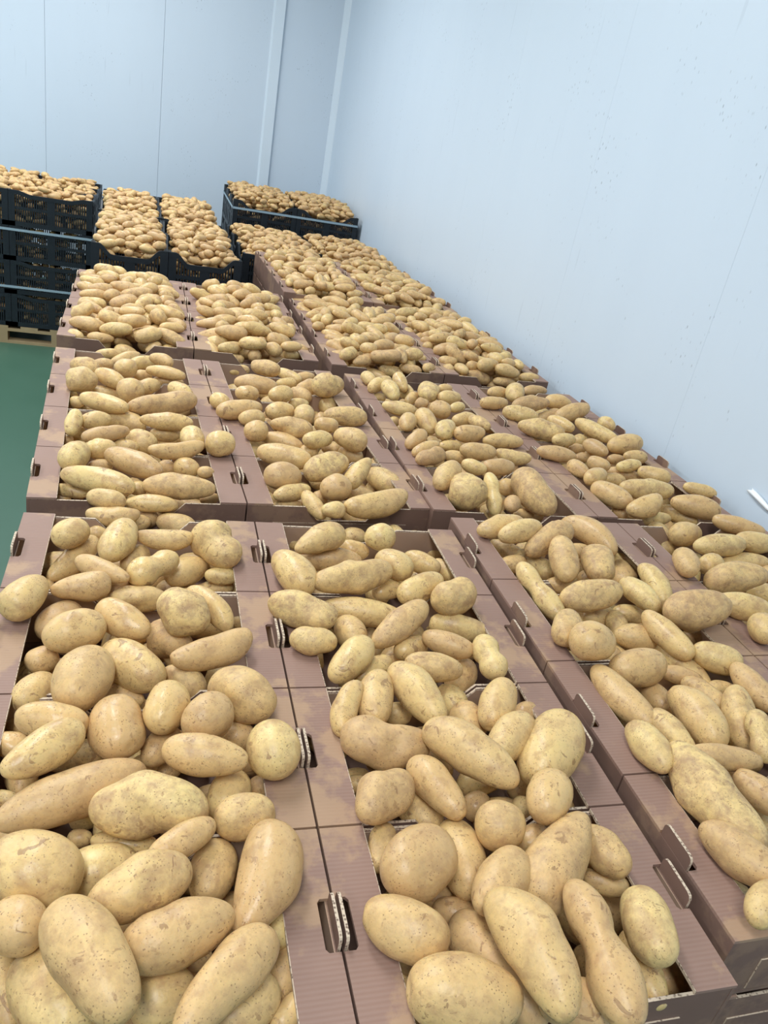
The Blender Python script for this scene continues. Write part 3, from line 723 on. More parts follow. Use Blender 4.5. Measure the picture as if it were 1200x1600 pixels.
(1.4136,1.1794,0.0215,0.424,-0.906,-0,0.0947,0.036,'k+',0,2,3,1,921,834,'Z6_3'),
(1.2311,1.0793,0.0504,0.895,0.276,0.351,0.0741,0.0346,'n',0,2,3,1,856,845,'Z6_4'),
(1.2315,0.9876,0.0515,-0.092,-0.885,-0.457,0.0658,0.035,'o',0,2,3,1,881,874,'Z6_5'),
(1.1778,1.164,-0.0314,0.725,-0.689,-0,0.0544,0.0246,'o',1,2,3,1,794,861,'Z6_6'),
(1.2097,1.0762,-0.017,0.56,-0.828,0,0.0576,0.0297,'n',1,2,3,1,834,882,'Z6_7'),
(1.3383,1.0061,0.0343,-0.385,-0.923,-0,0.0658,0.0403,'n',0,2,3,1,932,879,'Z6_8'),
(1.3645,1.1348,-0.008,0.998,0.057,-0,0.0366,0.0216,'o',1,2,3,0,903,861,'Z6_9'),
(1.5042,1.1269,-0.0421,0.607,-0.795,0,0.0545,0.0308,'o',1,2,3,1,970,883,'Z6_10'),
(1.1372,1.0515,-0.004,0.959,0.284,0.011,0.0412,0.0238,'o',1,2,3,1,801,882,'Z6_11'),
(1.1292,0.8912,0.0232,0.251,-0.942,-0.223,0.0894,0.0304,'d',0,2,2,1,843,923,'Z6_12'),
(1.2438,0.9748,-0.0153,0.976,-0.219,-0,0.0455,0.0216,'o',1,2,3,1,880,915,'Z6_13'),
(1.243,0.8527,0.0384,0.99,0.041,0.137,0.0785,0.0365,'n',0,2,2,1,926,929,'Z6_14'),
(1.3794,0.8646,0.0338,0.255,-0.967,-0.023,0.0613,0.0283,'o',0,2,2,1,1001,929,'Z6_15'),
(1.452,0.9131,0.03,0.056,-0.947,-0.318,0.0679,0.0284,'k+',0,2,2,1,1024,914,'Z6_16'),
(1.1069,0.7173,0.0455,0.555,0.828,0.078,0.0558,0.0322,'o',0,2,2,1,886,980,'Z6_17'),
(1.2852,0.8617,-0.0289,0.992,0.129,0,0.0467,0.0274,'o',1,2,2,1,935,964,'Z6_18'),
(1.1192,0.6372,0.0687,1,-0.009,0,0.0476,0.041,'o',0,2,1,1,927,1002,'Z6_19'),
(1.3065,0.8118,-0.0156,-0.078,-0.941,-0.329,0.0438,0.0239,'n',1,2,2,1,966,976,'Z6_20'),
(1.3823,0.8668,-0.0263,0.975,-0.224,0,0.0519,0.0234,'o',1,2,2,1,989,961,'Z6_21'),
(1.3487,0.7047,0.0352,0.194,-0.979,-0.062,0.0767,0.0287,'o',0,2,2,1,1042,992,'Z6_22'),
(1.3134,0.748,-0.0051,0.935,-0.354,0,0.0535,0.03,'o',1,2,2,1,995,997,'Z6_23'),
(1.2109,0.5989,0.0332,0.996,0.088,0,0.0636,0.0398,'o',0,2,1,1,996,1043,'Z6_24'),
(1.3744,0.6617,-0.0111,0.188,-0.982,-0.023,0.0858,0.0296,'o',1,2,2,1,1064,1038,'Z6_25'),
(1.4541,0.7589,0.0621,0.98,-0.002,0.198,0.0828,0.0436,'n',0,2,2,1,1090,954,'Z6_26'),
(1.4834,0.8917,-0.0285,1,0.012,0,0.0264,0.0196,'o',1,2,2,0,1036,953,'Z6_27'),
(1.5432,0.8109,-0.0548,0.987,-0.162,0.016,0.046,0.0236,'o',1,2,2,1,1092,998,'Z6_28'),
(1.4201,0.6231,0.0353,0.836,-0.549,-0,0.0513,0.032,'o',0,2,1,1,1120,1028,'Z6_29'),
(1.1343,0.5238,0.0226,0.214,-0.976,-0.026,0.0869,0.0326,'o',0,2,1,1,971,1090,'Z6_30'),
(1.1007,0.3791,0.041,0.081,-0.997,-0,0.0578,0.0299,'o',0,2,1,1,1015,1165,'Z6_31'),
(1.2505,0.5603,-0.0168,0.147,-0.989,0,0.041,0.0282,'o',1,2,1,1,1026,1092,'Z6_32'),
(1.1737,0.4166,0.0318,0.125,-0.992,-0.008,0.0575,0.0246,'o',0,2,1,1,1050,1145,'Z6_33'),
(1.3329,0.6051,0.0025,0.896,-0.444,0,0.0433,0.0191,'o',1,2,1,1,1065,1057,'Z6_34'),
(1.3416,0.5378,0.0087,0.38,-0.925,-0,0.0533,0.025,'o',1,2,1,1,1102,1087,'Z6_35'),
(1.2504,0.4502,0.0349,0.032,-0.997,-0.076,0.0761,0.0375,'k+',0,2,1,1,1090,1120,'Z6_36'),
(1.3502,0.4495,0.0288,-0.314,-0.876,-0.365,0.0679,0.0307,'n',0,2,1,1,1157,1122,'Z6_37'),
(1.4053,0.5653,-0.0026,0.992,-0.113,0.065,0.0339,0.0189,'o',1,2,1,1,1127,1078,'Z6_38'),
(1.4311,0.5218,0.0413,0.052,-0.995,-0.089,0.0654,0.0269,'o',0,2,1,1,1177,1073,'Z6_39'),
(1.5249,0.6622,-0.0525,0.943,0.056,0.328,0.0426,0.0192,'o',1,2,2,1,1142,1059,'Z6_40'),
(1.3305,0.3783,0.0515,-0.295,-0.907,-0.3,0.053,0.0264,'d',0,2,1,1,1189,1150,'Z6_41'),
(1.2281,0.339,0.0454,0.966,-0.257,0.008,0.0656,0.0221,'o',0,2,0,1,1135,1183,'Z6_42'),
(1.7304,1.2835,-0.0434,-0.02,-0.928,-0.372,0.0629,0.0359,'o',1,3,4,1,1031,843,'Z6_43'),
(1.7617,1.2264,0.0092,0.997,0.072,0,0.051,0.0378,'o',0,3,3,1,1072,834,'Z6_44'),
(2.0075,1.3981,-0.0618,0.983,-0.18,0.047,0.0528,0.0237,'o',1,3,4,0,1113,828,'Z6_45'),
(1.5846,0.9909,0.0521,-0.294,-0.956,-0.018,0.0549,0.032,'o',0,3,3,1,1072,878,'Z6_46'),
(1.6877,1.0142,0.0319,0.999,0.045,-0,0.0347,0.0307,'o',0,3,3,1,1111,883,'Z6_47'),
(1.7941,1.1254,0.0318,0.979,-0.122,0.163,0.0773,0.0329,'o',0,3,3,1,1123,852,'Z6_48'),
(1.9333,1.2266,0.0426,0.865,-0.502,0,0.0761,0.0268,'o',0,3,3,1,1154,822,'Z6_49'),
(1.9267,1.1394,0.0382,0.975,-0.223,0.012,0.0624,0.0315,'o',0,3,3,1,1180,847,'Z6_50'),
(1.8675,1.0905,-0.0049,0.968,-0.138,0.209,0.0767,0.0292,'o',1,3,3,1,1162,880,'Z6_51'),
(1.6958,0.9255,0.0472,0.977,-0.106,0.186,0.082,0.0379,'n',0,3,2,1,1151,903,'Z6_52'),
(1.612,0.794,0.0503,0.902,-0.431,0,0.068,0.0323,'o',0,3,2,1,1161,947,'Z6_53'),
(1.8176,0.9387,-0.0063,0.959,-0.285,-0,0.0449,0.0289,'o',1,3,2,1,1194,928,'Z6_54'),
(1.5991,0.7049,0.0519,-0.36,-0.933,-0,0.0417,0.0345,'o',0,3,2,1,1193,982,'Z6_55'),
(1.9115,1.0392,-0.0065,0.999,0.038,-0,0.0237,0.0237,'o',1,3,3,0,1200,897,'Z6_56'),
(1.4014,0.8368,-0.0532,1,-0.002,0,0.0317,0.0233,'o',2,2,2,0,1004,987,'Z6_57'),
(1.2435,0.7223,-0.0352,1,-0.017,-0,0.0251,0.0214,'o',2,2,2,0,955,1025,'Z6_58'),
(0.0487,2.2072,0.0233,0.963,-0.269,-0,0.0464,0.0336,'n',0,0,7,1,132,574,'ZA_0'),
(0.055,2.0447,0.0343,0.961,0.278,0,0.0463,0.0428,'n',0,0,6,1,128,594,'ZA_1'),
(0.1059,2.6009,-0.0445,0.944,0.331,0,0.0536,0.0211,'o',1,0,7,0,170,553,'ZA_2'),
(0.0982,2.3592,-0.0078,0.951,0.31,-0,0.0364,0.0206,'o',1,0,7,0,161,569,'ZA_3'),
(0.1691,2.5609,-0.044,0.804,0.575,0.148,0.0654,0.025,'o',1,0,7,0,197,561,'ZA_4'),
(0.178,2.2119,0.0327,0.953,0.302,0,0.0384,0.033,'o',0,0,7,1,196,575,'ZA_5'),
(0.2317,2.4661,-0.0228,0.844,0.536,-0,0.0549,0.0268,'o',1,0,7,0,223,567,'ZA_6'),
(0.2935,2.3439,0.0313,0.828,-0.56,-0.028,0.0474,0.0235,'o',0,0,7,1,252,563,'ZA_7'),
(0.1355,2.0887,0.0345,0.819,-0.558,-0.138,0.0554,0.0288,'o',0,0,6,1,172,591,'ZA_8'),
(0.2348,2.2593,-0.0035,0.958,0.287,-0,0.0321,0.0192,'o',1,0,7,0,223,587,'ZA_9'),
(0.3097,2.2121,0.0294,0.964,-0.267,0,0.068,0.0219,'o',0,0,7,1,259,582,'ZA_10'),
(0.2021,1.9839,0.035,0.966,0.259,-0,0.042,0.0413,'o',0,0,6,1,204,610,'ZA_11'),
(0.254,2.1493,-0.0039,0.765,0.644,0,0.0471,0.0278,'o',1,0,6,0,232,604,'ZA_12'),
(0.3203,2.2296,-0.0082,1,0.006,0,0.0517,0.0203,'o',1,0,7,0,263,597,'ZA_13'),
(0.1113,2.0757,-0.0137,1,-0.013,0,0.0591,0.0233,'o',1,0,6,1,159,614,'ZA_14'),
(0.1308,1.8474,0.0384,0.896,-0.444,0,0.0772,0.0277,'o',0,0,5,1,162,629,'ZA_15'),
(0.2954,1.8995,0.0292,0.88,0.475,0.005,0.1112,0.0328,'n',0,0,6,1,253,632,'ZA_16'),
(0.357,2.0348,0.0266,0.656,-0.75,-0.092,0.0511,0.0294,'n',0,0,6,1,283,613,'ZA_17'),
(0.0448,1.9838,-0.0172,0.971,0.239,-0,0.0232,0.0191,'o',1,0,6,0,120,628,'ZA_18'),
(0.0608,1.6972,0.0299,0.131,0.814,0.566,0.0421,0.023,'o',0,0,5,1,115,660,'ZA_19'),
(0.1163,1.7392,0.0238,0.903,0.429,0,0.0441,0.026,'o',0,0,5,1,150,657,'ZA_20'),
(0.1912,1.8364,-0.0107,0.88,-0.476,-0,0.0679,0.0334,'o',1,0,5,1,195,658,'ZA_21'),
(0.308,1.739,0.0372,0.999,-0.035,-0,0.0757,0.0263,'o',0,0,5,1,260,658,'ZA_22'),
(0.3956,1.9227,-0.024,0.978,0.209,0,0.0239,0.0186,'o',1,0,6,0,303,657,'ZA_23'),
(0.0709,1.7304,-0.0134,0.982,0.19,0,0.0199,0.0193,'o',1,0,5,0,123,676,'ZA_24'),
(0.1499,1.6243,0.0331,0.859,0.512,0,0.0683,0.022,'o',0,0,5,1,166,678,'ZA_25'),
(0.1409,1.5437,0.0219,0.986,0.167,0,0.0408,0.0286,'o',0,0,4,1,157,702,'ZA_26'),
(0.085,1.4626,0.0353,0.345,0.939,0,0.058,0.0362,'o',0,0,4,1,117,712,'ZA_27'),
(0.0447,1.6923,-0.0235,0.984,0.179,-0,0.0178,0.0178,'o',1,0,5,0,105,688,'ZA_28'),
(0.2431,1.6672,-0.0043,0.788,-0.616,0,0.0473,0.0346,'n',1,0,5,1,222,692,'ZA_29'),
(0.3074,1.7491,-0.007,0.982,0.188,0,0.0444,0.0225,'o',1,0,5,1,258,678,'ZA_30'),
(0.3794,1.6529,0.0251,0.105,-0.994,-0,0.0532,0.0339,'o',0,0,5,1,301,685,'ZA_31'),
(0.335,1.5492,0.0325,0.93,0.367,0,0.0787,0.0242,'k-',0,0,4,1,277,702,'ZA_32'),
(0.2016,1.6258,-0.0027,0.998,-0.06,-0,0.0353,0.0206,'o',1,0,5,0,197,698,'ZA_33'),
(0.2252,1.4454,0.0332,0.841,-0.539,-0.044,0.085,0.0332,'o',0,0,4,1,208,723,'ZA_34'),
(0.313,1.5543,-0.0253,0.795,-0.607,-0,0.0282,0.0204,'o',1,0,4,0,262,731,'ZA_35'),
(0.1431,1.4987,-0.0049,0.989,0.146,0,0.0305,0.0166,'o',1,0,4,0,157,727,'ZA_36'),
(0.3618,1.5163,-0.0065,0.959,-0.282,-0,0.0354,0.0276,'o',1,0,4,1,292,732,'ZA_37'),
(0.4106,1.4844,-0.0012,0.991,0.137,-0,0.0231,0.0166,'o',1,0,4,0,322,738,'ZA_38'),
(0.1459,1.3517,0.0225,0.934,-0.357,0,0.0909,0.0315,'o',0,0,4,1,153,751,'ZA_39'),
(0.3364,1.3447,0.0199,1,-0.002,-0,0.0917,0.0313,'n',0,0,4,1,279,761,'ZA_40'),
(0.2412,1.3838,-0.0096,0.993,0.118,-0,0.0215,0.0188,'o',1,0,4,0,217,763,'ZA_41'),
(0.082,1.376,-0.022,0.977,-0.213,-0,0.0459,0.017,'o',1,0,4,1,110,767,'ZA_42'),
(0.1711,1.2701,0.0141,0.977,-0.213,-0,0.0454,0.0256,'o',0,0,4,1,167,780,'ZA_43'),
(0.2723,1.2966,-0.006,1,-0.017,-0,0.0632,0.0223,'o',0,0,4,1,236,787,'ZA_44'),
(0.4185,1.3817,-0.0277,0.896,0.444,0,0.0286,0.0152,'o',1,0,4,0,328,779,'ZA_45'),
(0.4523,1.5978,0.0376,0.985,0.175,-0,0.0408,0.0376,'o',0,0,4,1,344,693,'ZA_46'),
(0.5891,2.5246,-0.0369,0.898,0.439,0.027,0.0463,0.0224,'o',1,1,7,0,373,579,'ZB_0'),
(0.6676,2.3665,0.0329,0.854,-0.521,-0,0.0577,0.0309,'n',0,1,7,1,415,575,'ZB_1'),
(0.6114,2.1658,0.0323,0.988,-0.156,-0,0.0761,0.0326,'o',0,1,6,1,400,601,'ZB_2'),
(0.7714,2.4397,-0.0116,0.721,-0.688,-0.089,0.0575,0.0255,'o',1,1,7,0,452,587,'ZB_3'),
(0.7428,2.3172,-0.0036,0.962,0.272,0,0.0401,0.0218,'o',1,1,7,0,447,599,'ZB_4'),
(0.8417,2.4768,-0.0239,0.959,0.283,0,0.043,0.0231,'o',1,1,7,0,477,590,'ZB_5'),
(0.8795,2.2187,0.035,0.963,0.268,-0,0.0624,0.0434,'n',0,1,6,1,513,603,'ZB_6'),
(0.8189,2.2974,-0.0062,0.831,0.548,0.098,0.0535,0.0309,'o',1,1,7,0,480,606,'ZB_7'),
(0.6852,2.0763,0.035,0.894,0.448,0,0.047,0.0291,'o',0,1,6,1,438,616,'ZB_8'),
(0.5728,2.0786,0.0268,1,0.001,-0,0.0404,0.0281,'o',0,1,6,1,386,615,'ZB_9'),
(0.4747,1.9797,0.0266,0.749,-0.663,-0,0.0348,0.0275,'o',0,1,6,1,343,627,'ZB_10'),
(0.5347,1.9038,0.0311,0.91,0.415,0.005,0.08,0.0324,'o',0,1,5,1,375,640,'ZB_11'),
(0.5673,1.8575,0.023,0.977,0.212,0,0.0435,0.0267,'o',0,1,5,1,393,653,'ZB_12'),
(0.5675,1.7361,0.0285,0.981,0.193,0,0.0368,0.0332,'o',0,1,5,1,400,674,'ZB_13'),
(0.78,2.2109,-0.0073,0.722,-0.692,-0,0.0462,0.0289,'o',1,1,6,0,469,617,'ZB_14'),
(0.7561,2.0983,-0.003,0.972,0.235,0,0.0372,0.0223,'o',1,1,6,0,467,632,'ZB_15'),
(0.6646,1.9269,0.0264,0.975,0.223,0,0.0504,0.0325,'o',0,1,6,1,437,643,'ZB_16'),
(0.7411,1.9016,0.0338,0.272,0.962,0,0.0568,0.0339,'o',0,1,5,1,476,647,'ZB_17'),
(0.8848,2.2254,-0.036,0.091,-0.992,-0.093,0.0608,0.0354,'o',1,1,6,1,511,631,'ZB_18'),
(0.9768,2.4014,-0.073,1,0.004,0,0.0488,0.0243,'o',1,1,7,0,532,623,'ZB_19'),
(0.8842,1.9332,0.0272,0.999,0.034,-0,0.0751,0.0341,'o',0,1,6,1,539,650,'ZB_20'),
(0.6774,1.7787,0.0348,0.962,-0.273,-0,0.0676,0.0276,'n',0,1,5,1,454,667,'ZB_21'),
(0.7974,1.816,0.0347,1,-0.026,0,0.0389,0.0263,'o',0,1,5,1,510,664,'ZB_22'),
(0.6535,1.7481,-0.004,0.875,-0.485,-0,0.0661,0.0277,'o',1,1,5,1,442,690,'ZB_23'),
(0.7451,1.6773,0.039,0.955,0.295,-0,0.0492,0.0275,'o',0,1,5,1,497,687,'ZB_24'),
(0.8451,1.6819,0.0475,0.742,-0.67,0,0.0546,0.0356,'o',0,1,5,1,547,686,'ZB_25'),
(0.6267,1.5556,0.0307,0.932,-0.362,-0,0.0777,0.0337,'o',0,1,4,1,443,713,'ZB_26'),
(0.7261,1.6898,-0.0075,0.987,0.163,-0,0.0285,0.0278,'o',1,1,5,0,483,706,'ZB_27'),
(0.8231,1.757,-0.0181,0.961,-0.275,0,0.0436,0.0251,'n',1,1,5,1,524,701,'ZB_28'),
(0.8568,1.6944,-0.0086,0.753,-0.658,0,0.0413,0.0276,'o',1,1,5,1,547,710,'ZB_29'),
(0.7413,1.4903,0.0338,0.889,0.432,0.151,0.074,0.0381,'n',0,1,4,1,512,730,'ZB_30'),
(0.6087,1.4332,0.0247,0.991,0.133,0,0.052,0.0378,'o',0,1,4,1,442,744,'ZB_31'),
(0.8272,1.4701,0.0324,0.605,0.619,0.5,0.0575,0.0269,'p-',0,1,4,1,561,738,'ZB_32'),
(0.9566,1.6842,-0.0422,0.494,-0.869,-0,0.0499,0.03,'n',1,1,5,1,594,731,'ZB_33'),
(0.9299,1.5485,-0.0233,0.577,-0.816,-0.014,0.0654,0.0353,'o',1,1,4,1,599,751,'ZB_34'),
(0.7445,1.3758,0.0263,0.993,0.119,-0,0.0435,0.0371,'o',0,1,4,1,525,762,'ZB_35'),
(0.6293,1.3807,0.0033,0.915,0.398,0.058,0.0569,0.0237,'o',0,1,4,1,457,769,'ZB_36'),
(0.6205,1.3688,-0.0317,0.995,0.099,0,0.0423,0.0164,'o',1,1,4,0,450,791,'ZB_37'),
(0.6785,1.3256,-0.0039,0.447,-0.837,-0.315,0.0514,0.0228,'o',0,1,4,1,490,789,'ZB_38'),
(0.7096,1.3957,-0.0151,0.994,0.109,-0,0.0235,0.019,'o',1,1,4,0,500,777,'ZB_39'),
(0.7188,1.2688,0.0134,0.995,0.095,0,0.0319,0.0223,'o',0,1,4,1,521,797,'ZB_40'),
(0.8412,1.3043,0.0206,0.95,0.294,0.104,0.0957,0.036,'k-',0,1,4,1,589,787,'ZB_41'),
(1.0698,2.377,0.0271,0.223,-0.974,-0.028,0.0468,0.0268,'o',0,2,7,0,576,592,'ZC_0'),
(1.0931,2.3004,0.0352,0.835,0.413,0.364,0.0552,0.0256,'o',0,2,7,1,593,600,'ZC_1'),
(1.119,2.2274,0.0363,0.273,-0.912,-0.305,0.0519,0.0301,'o',0,2,7,1,611,610,'ZC_2'),
(1.1901,2.3471,0.034,0.194,-0.881,-0.431,0.0486,0.028,'o',0,2,7,1,626,598,'ZC_3'),
(1.225,2.3671,-0.0067,0.156,-0.988,-0,0.0523,0.0303,'o',1,2,7,0,634,612,'ZC_4'),
(1.0936,2.284,-0.0159,0.969,0.246,0,0.03,0.0198,'o',1,2,7,0,591,622,'ZC_5'),
(1.2239,2.2737,-0.0034,0.739,0.614,0.276,0.0398,0.0229,'o',1,2,7,0,644,623,'ZC_6'),
(1.2832,2.2691,0.0332,-0.136,-0.987,-0.08,0.0639,0.0369,'n',0,2,7,1,670,612,'ZC_7'),
(1.3722,2.3326,0.0304,0.965,0.262,-0,0.0324,0.0197,'o',0,2,7,0,695,607,'ZC_8'),
(1.3524,2.2192,0.0318,0.979,0.205,0.016,0.0498,0.0278,'o',0,2,7,1,702,622,'ZC_9'),
(1.206,2.1101,0.0349,0.972,0.236,0,0.0278,0.0203,'n',0,2,6,0,659,631,'ZC_10'),
(1.2636,2.0639,0.035,0.852,-0.524,-0,0.0404,0.0326,'o',0,2,6,1,688,640,'ZC_11'),
(1.3467,2.1085,0.0338,0.909,0.412,0.062,0.036,0.0206,'o',0,2,6,0,715,637,'ZC_12'),
(1.1084,2.0623,0.0264,0.929,-0.371,0,0.0632,0.0266,'o',0,2,6,1,623,638,'ZC_13'),
(1.0992,1.9197,0.0291,0.359,0.925,0.123,0.0516,0.03,'o',0,2,6,1,637,660,'ZC_14'),
(1.0901,2.0383,-0.0168,0.978,0.207,0,0.0217,0.0191,'o',1,2,6,0,615,659,'ZC_15'),
(1.1733,1.94,0.0302,0.186,-0.928,-0.321,0.0595,0.0344,'o',0,2,6,1,666,658,'ZC_16'),
(1.0752,1.7392,0.0393,0.766,0.484,0.423,0.0464,0.0257,'o',0,2,5,1,650,687,'ZC_17'),
(1.2179,1.8624,0.0338,0.483,0.875,0.029,0.0611,0.035,'o',0,2,5,1,696,672,'ZC_18'),
(1.3392,2.0064,0.0252,0.967,0.225,0.12,0.05,0.0268,'o',0,2,6,1,725,655,'ZC_19'),
(1.3714,1.942,0.0393,0.531,-0.847,-0.01,0.047,0.0243,'o',0,2,6,1,749,661,'ZC_20'),
(1.293,1.8311,0.0393,0.983,0.172,0.056,0.0591,0.0304,'o',0,2,5,1,734,677,'ZC_21'),
(1.5162,2.0869,-0.0354,1,-0.016,0,0.0529,0.0181,'o',1,3,6,0,776,673,'ZC_22'),
(1.4107,1.8082,0.0292,0.999,0.049,0.005,0.0755,0.0261,'o',0,2,5,1,786,690,'ZC_23'),
(1.0929,1.6844,0.0336,0.905,0.304,0.296,0.052,0.0211,'o',0,2,5,1,665,700,'ZC_24'),
(1.0856,1.6111,0.0327,0.968,0.233,0.096,0.0516,0.0252,'n',0,2,5,1,673,715,'ZC_25'),
(1.222,1.8016,0.0016,0.987,0.16,0.005,0.0428,0.0198,'o',1,2,5,0,704,697,'ZC_26'),
(1.2711,1.6853,0.0349,0.999,-0.038,-0,0.0625,0.0295,'o',0,2,5,1,747,706,'ZC_27'),
(1.3932,1.6779,0.0287,0.93,-0.368,-0,0.0601,0.0249,'k-',0,2,5,1,802,714,'ZC_28'),
(1.2125,1.7208,-0.0031,0.962,-0.273,-0,0.0375,0.0205,'o',1,2,5,0,711,714,'ZC_29'),
(1.2105,1.5603,0.034,0.789,-0.615,-0,0.0409,0.0234,'o',0,2,4,1,740,730,'ZC_30'),
(1.2986,1.5731,0.0334,0.994,0.105,0.018,0.0556,0.0273,'o',0,2,4,1,779,730,'ZC_31'),
(1.0813,1.4501,0.0486,0.654,0.669,0.353,0.0594,0.0344,'o',0,2,4,1,698,743,'ZC_32'),
(1.1272,1.3894,0.032,-0.268,-0.963,-0,0.0671,0.0494,'n',0,2,4,1,730,767,'ZC_33'),
(1.2079,1.3905,0.0276,-0.013,-0.826,-0.564,0.0716,0.0275,'d',0,2,4,1,770,771,'ZC_34'),
(1.3376,1.3958,0.036,0.268,-0.929,-0.257,0.0894,0.0503,'n',0,2,4,1,833,769,'ZC_35'),
(1.3103,1.5095,-0.0037,0.993,0.12,0,0.0298,0.0278,'o',1,2,4,0,792,761,'ZC_36'),
(1.252,1.3434,0.02,0.451,0.892,-0,0.0364,0.0245,'o',0,2,4,1,800,788,'ZC_37'),
(1.5392,1.6329,-0.073,-0.102,-0.99,-0.098,0.0355,0.0206,'o',1,3,5,0,860,771,'ZC_38'),
(1.5467,1.5809,-0.105,0.618,0.782,0.086,0.0407,0.0236,'o',2,3,4,0,870,796,'ZC_39'),
(1.2188,1.8359,-0.0098,0.985,0.173,-0,0.0245,0.0162,'o',1,2,5,0,696,695,'ZC_40'),
(1.3021,1.8184,-0.0031,0.985,0.17,-0,0.0289,0.0162,'o',1,2,5,0,735,698,'ZC_41'),
(1.628,2.3943,0.0158,0.974,0.224,0.012,0.0475,0.0273,'o',0,3,7,0,777,614,'ZD_0'),
(1.5352,2.2087,0.0307,0.992,0.116,0.046,0.0595,0.0266,'o',0,3,7,1,772,630,'ZD_1'),
(1.677,2.3379,0.0392,-0.271,-0.962,-0.026,0.0664,0.0399,'o',0,3,7,1,804,614,'ZD_2'),
(1.8813,2.5575,-0.0092,0.996,0.057,0.074,0.059,0.0248,'o',0,3,7,0,836,611,'ZD_3'),
(1.7062,2.2332,0.033,0.984,0.089,0.154,0.0825,0.0321,'n',0,3,7,1,830,631,'ZD_4'),
(1.8542,2.2906,0.0335,0.966,-0.257,0,0.059,0.031,'o',0,3,7,1,872,628,'ZD_5'),
(1.599,2.0951,0.0331,0.927,-0.374,0,0.0687,0.0305,'o',0,3,6,1,813,647,'ZD_6'),
(1.863,2.1792,0.0318,0.941,0.129,0.312,0.0793,0.034,'o',0,3,6,1,894,644,'ZD_7'),
(1.7933,2.2187,-0.008,0.973,0.113,0.203,0.0599,0.0304,'o',1,3,7,0,859,651,'ZD_8'),
(1.7317,2.0179,0.035,0.568,-0.823,-0,0.0578,0.0275,'o',0,3,6,1,876,663,'ZD_9'),
(1.6052,1.9279,0.0385,0.928,-0.373,-0,0.086,0.0352,'n',0,3,6,1,845,672,'ZD_10'),
(1.8565,1.9726,0.0367,0.459,-0.888,-0.013,0.0961,0.0293,'o',0,3,6,1,931,673,'ZD_11'),
(1.9565,2.0674,0.0338,0.208,-0.978,0,0.0433,0.0276,'o',0,3,6,1,948,663,'ZD_12'),
(1.9187,1.8612,0.034,0.98,0.036,0.194,0.0705,0.0375,'o',0,3,5,1,976,694,'ZD_13'),
(1.6659,1.8578,0.0325,0.992,0.084,0.09,0.0464,0.0261,'o',0,3,5,1,881,688,'ZD_14'),
(1.7873,1.9565,-0.0035,0.984,0.178,-0,0.0319,0.0273,'o',1,3,6,0,904,689,'ZD_15'),
(1.5676,1.7147,0.0352,0.963,-0.269,-0,0.0696,0.0271,'o',0,3,5,1,870,709,'ZD_16'),
(1.8651,1.991,-0.0101,0.659,-0.752,-0,0.0427,0.0255,'o',1,3,6,0,925,688,'ZD_17'),
(1.7592,1.7941,0.0366,0.459,-0.889,0,0.0525,0.0266,'o',0,3,5,1,930,700,'ZD_18'),
(1.7479,1.8827,-0.0053,0.998,0.01,0.069,0.0375,0.0178,'o',1,3,5,0,903,701,'ZD_19'),
(1.772,1.8237,-0.0047,0.987,0.159,0,0.0318,0.024,'o',1,3,5,0,924,712,'ZD_20'),
(1.7176,1.7965,-0.0031,0.988,0.156,-0,0.0274,0.0181,'o',1,3,5,0,909,714,'ZD_21'),
(1.9019,1.7556,0.0289,0.998,-0.057,0.01,0.0463,0.0242,'o',0,3,5,1,993,714,'ZD_22'),
(1.8605,1.8024,-0.0043,0.998,0.005,0.067,0.0342,0.0193,'o',1,3,5,0,962,718,'ZD_23'),
(1.6953,1.6514,0.0338,0.684,-0.729,-0,0.0397,0.0253,'o',0,3,5,1,935,726,'ZD_24'),
(1.8111,1.653,0.0355,0.98,0.018,0.196,0.0461,0.0223,'o',0,3,5,1,982,728,'ZD_25'),
(1.6007,1.6165,0.0275,0.245,-0.969,-0.035,0.0457,0.0264,'o',0,3,5,1,903,732,'ZD_26'),
(1.6234,1.5415,0.0352,0.885,0.466,-0,0.0506,0.0312,'o',0,3,4,1,930,745,'ZD_27'),
(1.8762,1.596,0.0326,0.855,-0.519,0,0.0555,0.0303,'o',0,3,4,1,1022,742,'ZD_28'),
(1.8119,1.6662,-0.0045,0.858,-0.514,-0,0.0608,0.023,'o',1,3,5,1,974,742,'ZD_29'),
(1.749,1.6223,-0.0059,0.962,-0.272,0,0.0425,0.0229,'o',1,3,5,0,958,750,'ZD_30'),
(1.6275,1.4372,0.0221,0.525,-0.851,0,0.0706,0.0355,'o',0,3,4,1,955,774,'ZD_31'),
(1.7696,1.4701,0.0336,0.992,-0.116,0.042,0.0929,0.0349,'o',0,3,4,1,1010,765,'ZD_32'),
(1.6898,1.3476,0.0335,0.926,0.15,0.345,0.0614,0.0338,'k-',0,3,4,1,1008,791,'ZD_33'),
(1.6575,1.4088,-0.0229,0.364,-0.931,-0,0.0283,0.0196,'o',1,3,4,0,969,801,'ZD_34'),
(1.7554,1.3664,-0.017,0.986,-0.045,0.161,0.0526,0.0218,'o',1,3,4,0,1024,811,'ZD_35'),
(1.8713,1.4072,-0.0203,0.629,-0.777,0,0.0607,0.024,'o',1,3,4,1,1061,805,'ZD_36'),
(1.888,1.372,0.0302,0.888,-0.46,0,0.0777,0.035,'o',0,3,4,1,1087,792,'ZD_37'),
(1.9864,1.4923,0.0335,0.856,-0.517,0,0.0547,0.022,'o',0,3,4,1,1093,766,'ZD_38'),
(2.1152,1.7376,-0.073,0.962,-0.272,-0,0.0411,0.0268,'o',1,3,5,0,1062,763,'ZD_39'),
]
CAMV = np.array(CAM_POS)
BAND = ['front', 'second', 'third', 'fourth', 'fifth', 'sixth', 'seventh']
ORDL = ['first', 'second', 'third', 'fourth', 'fifth', 'sixth', 'seventh', 'eighth', 'ninth']
groups = {}
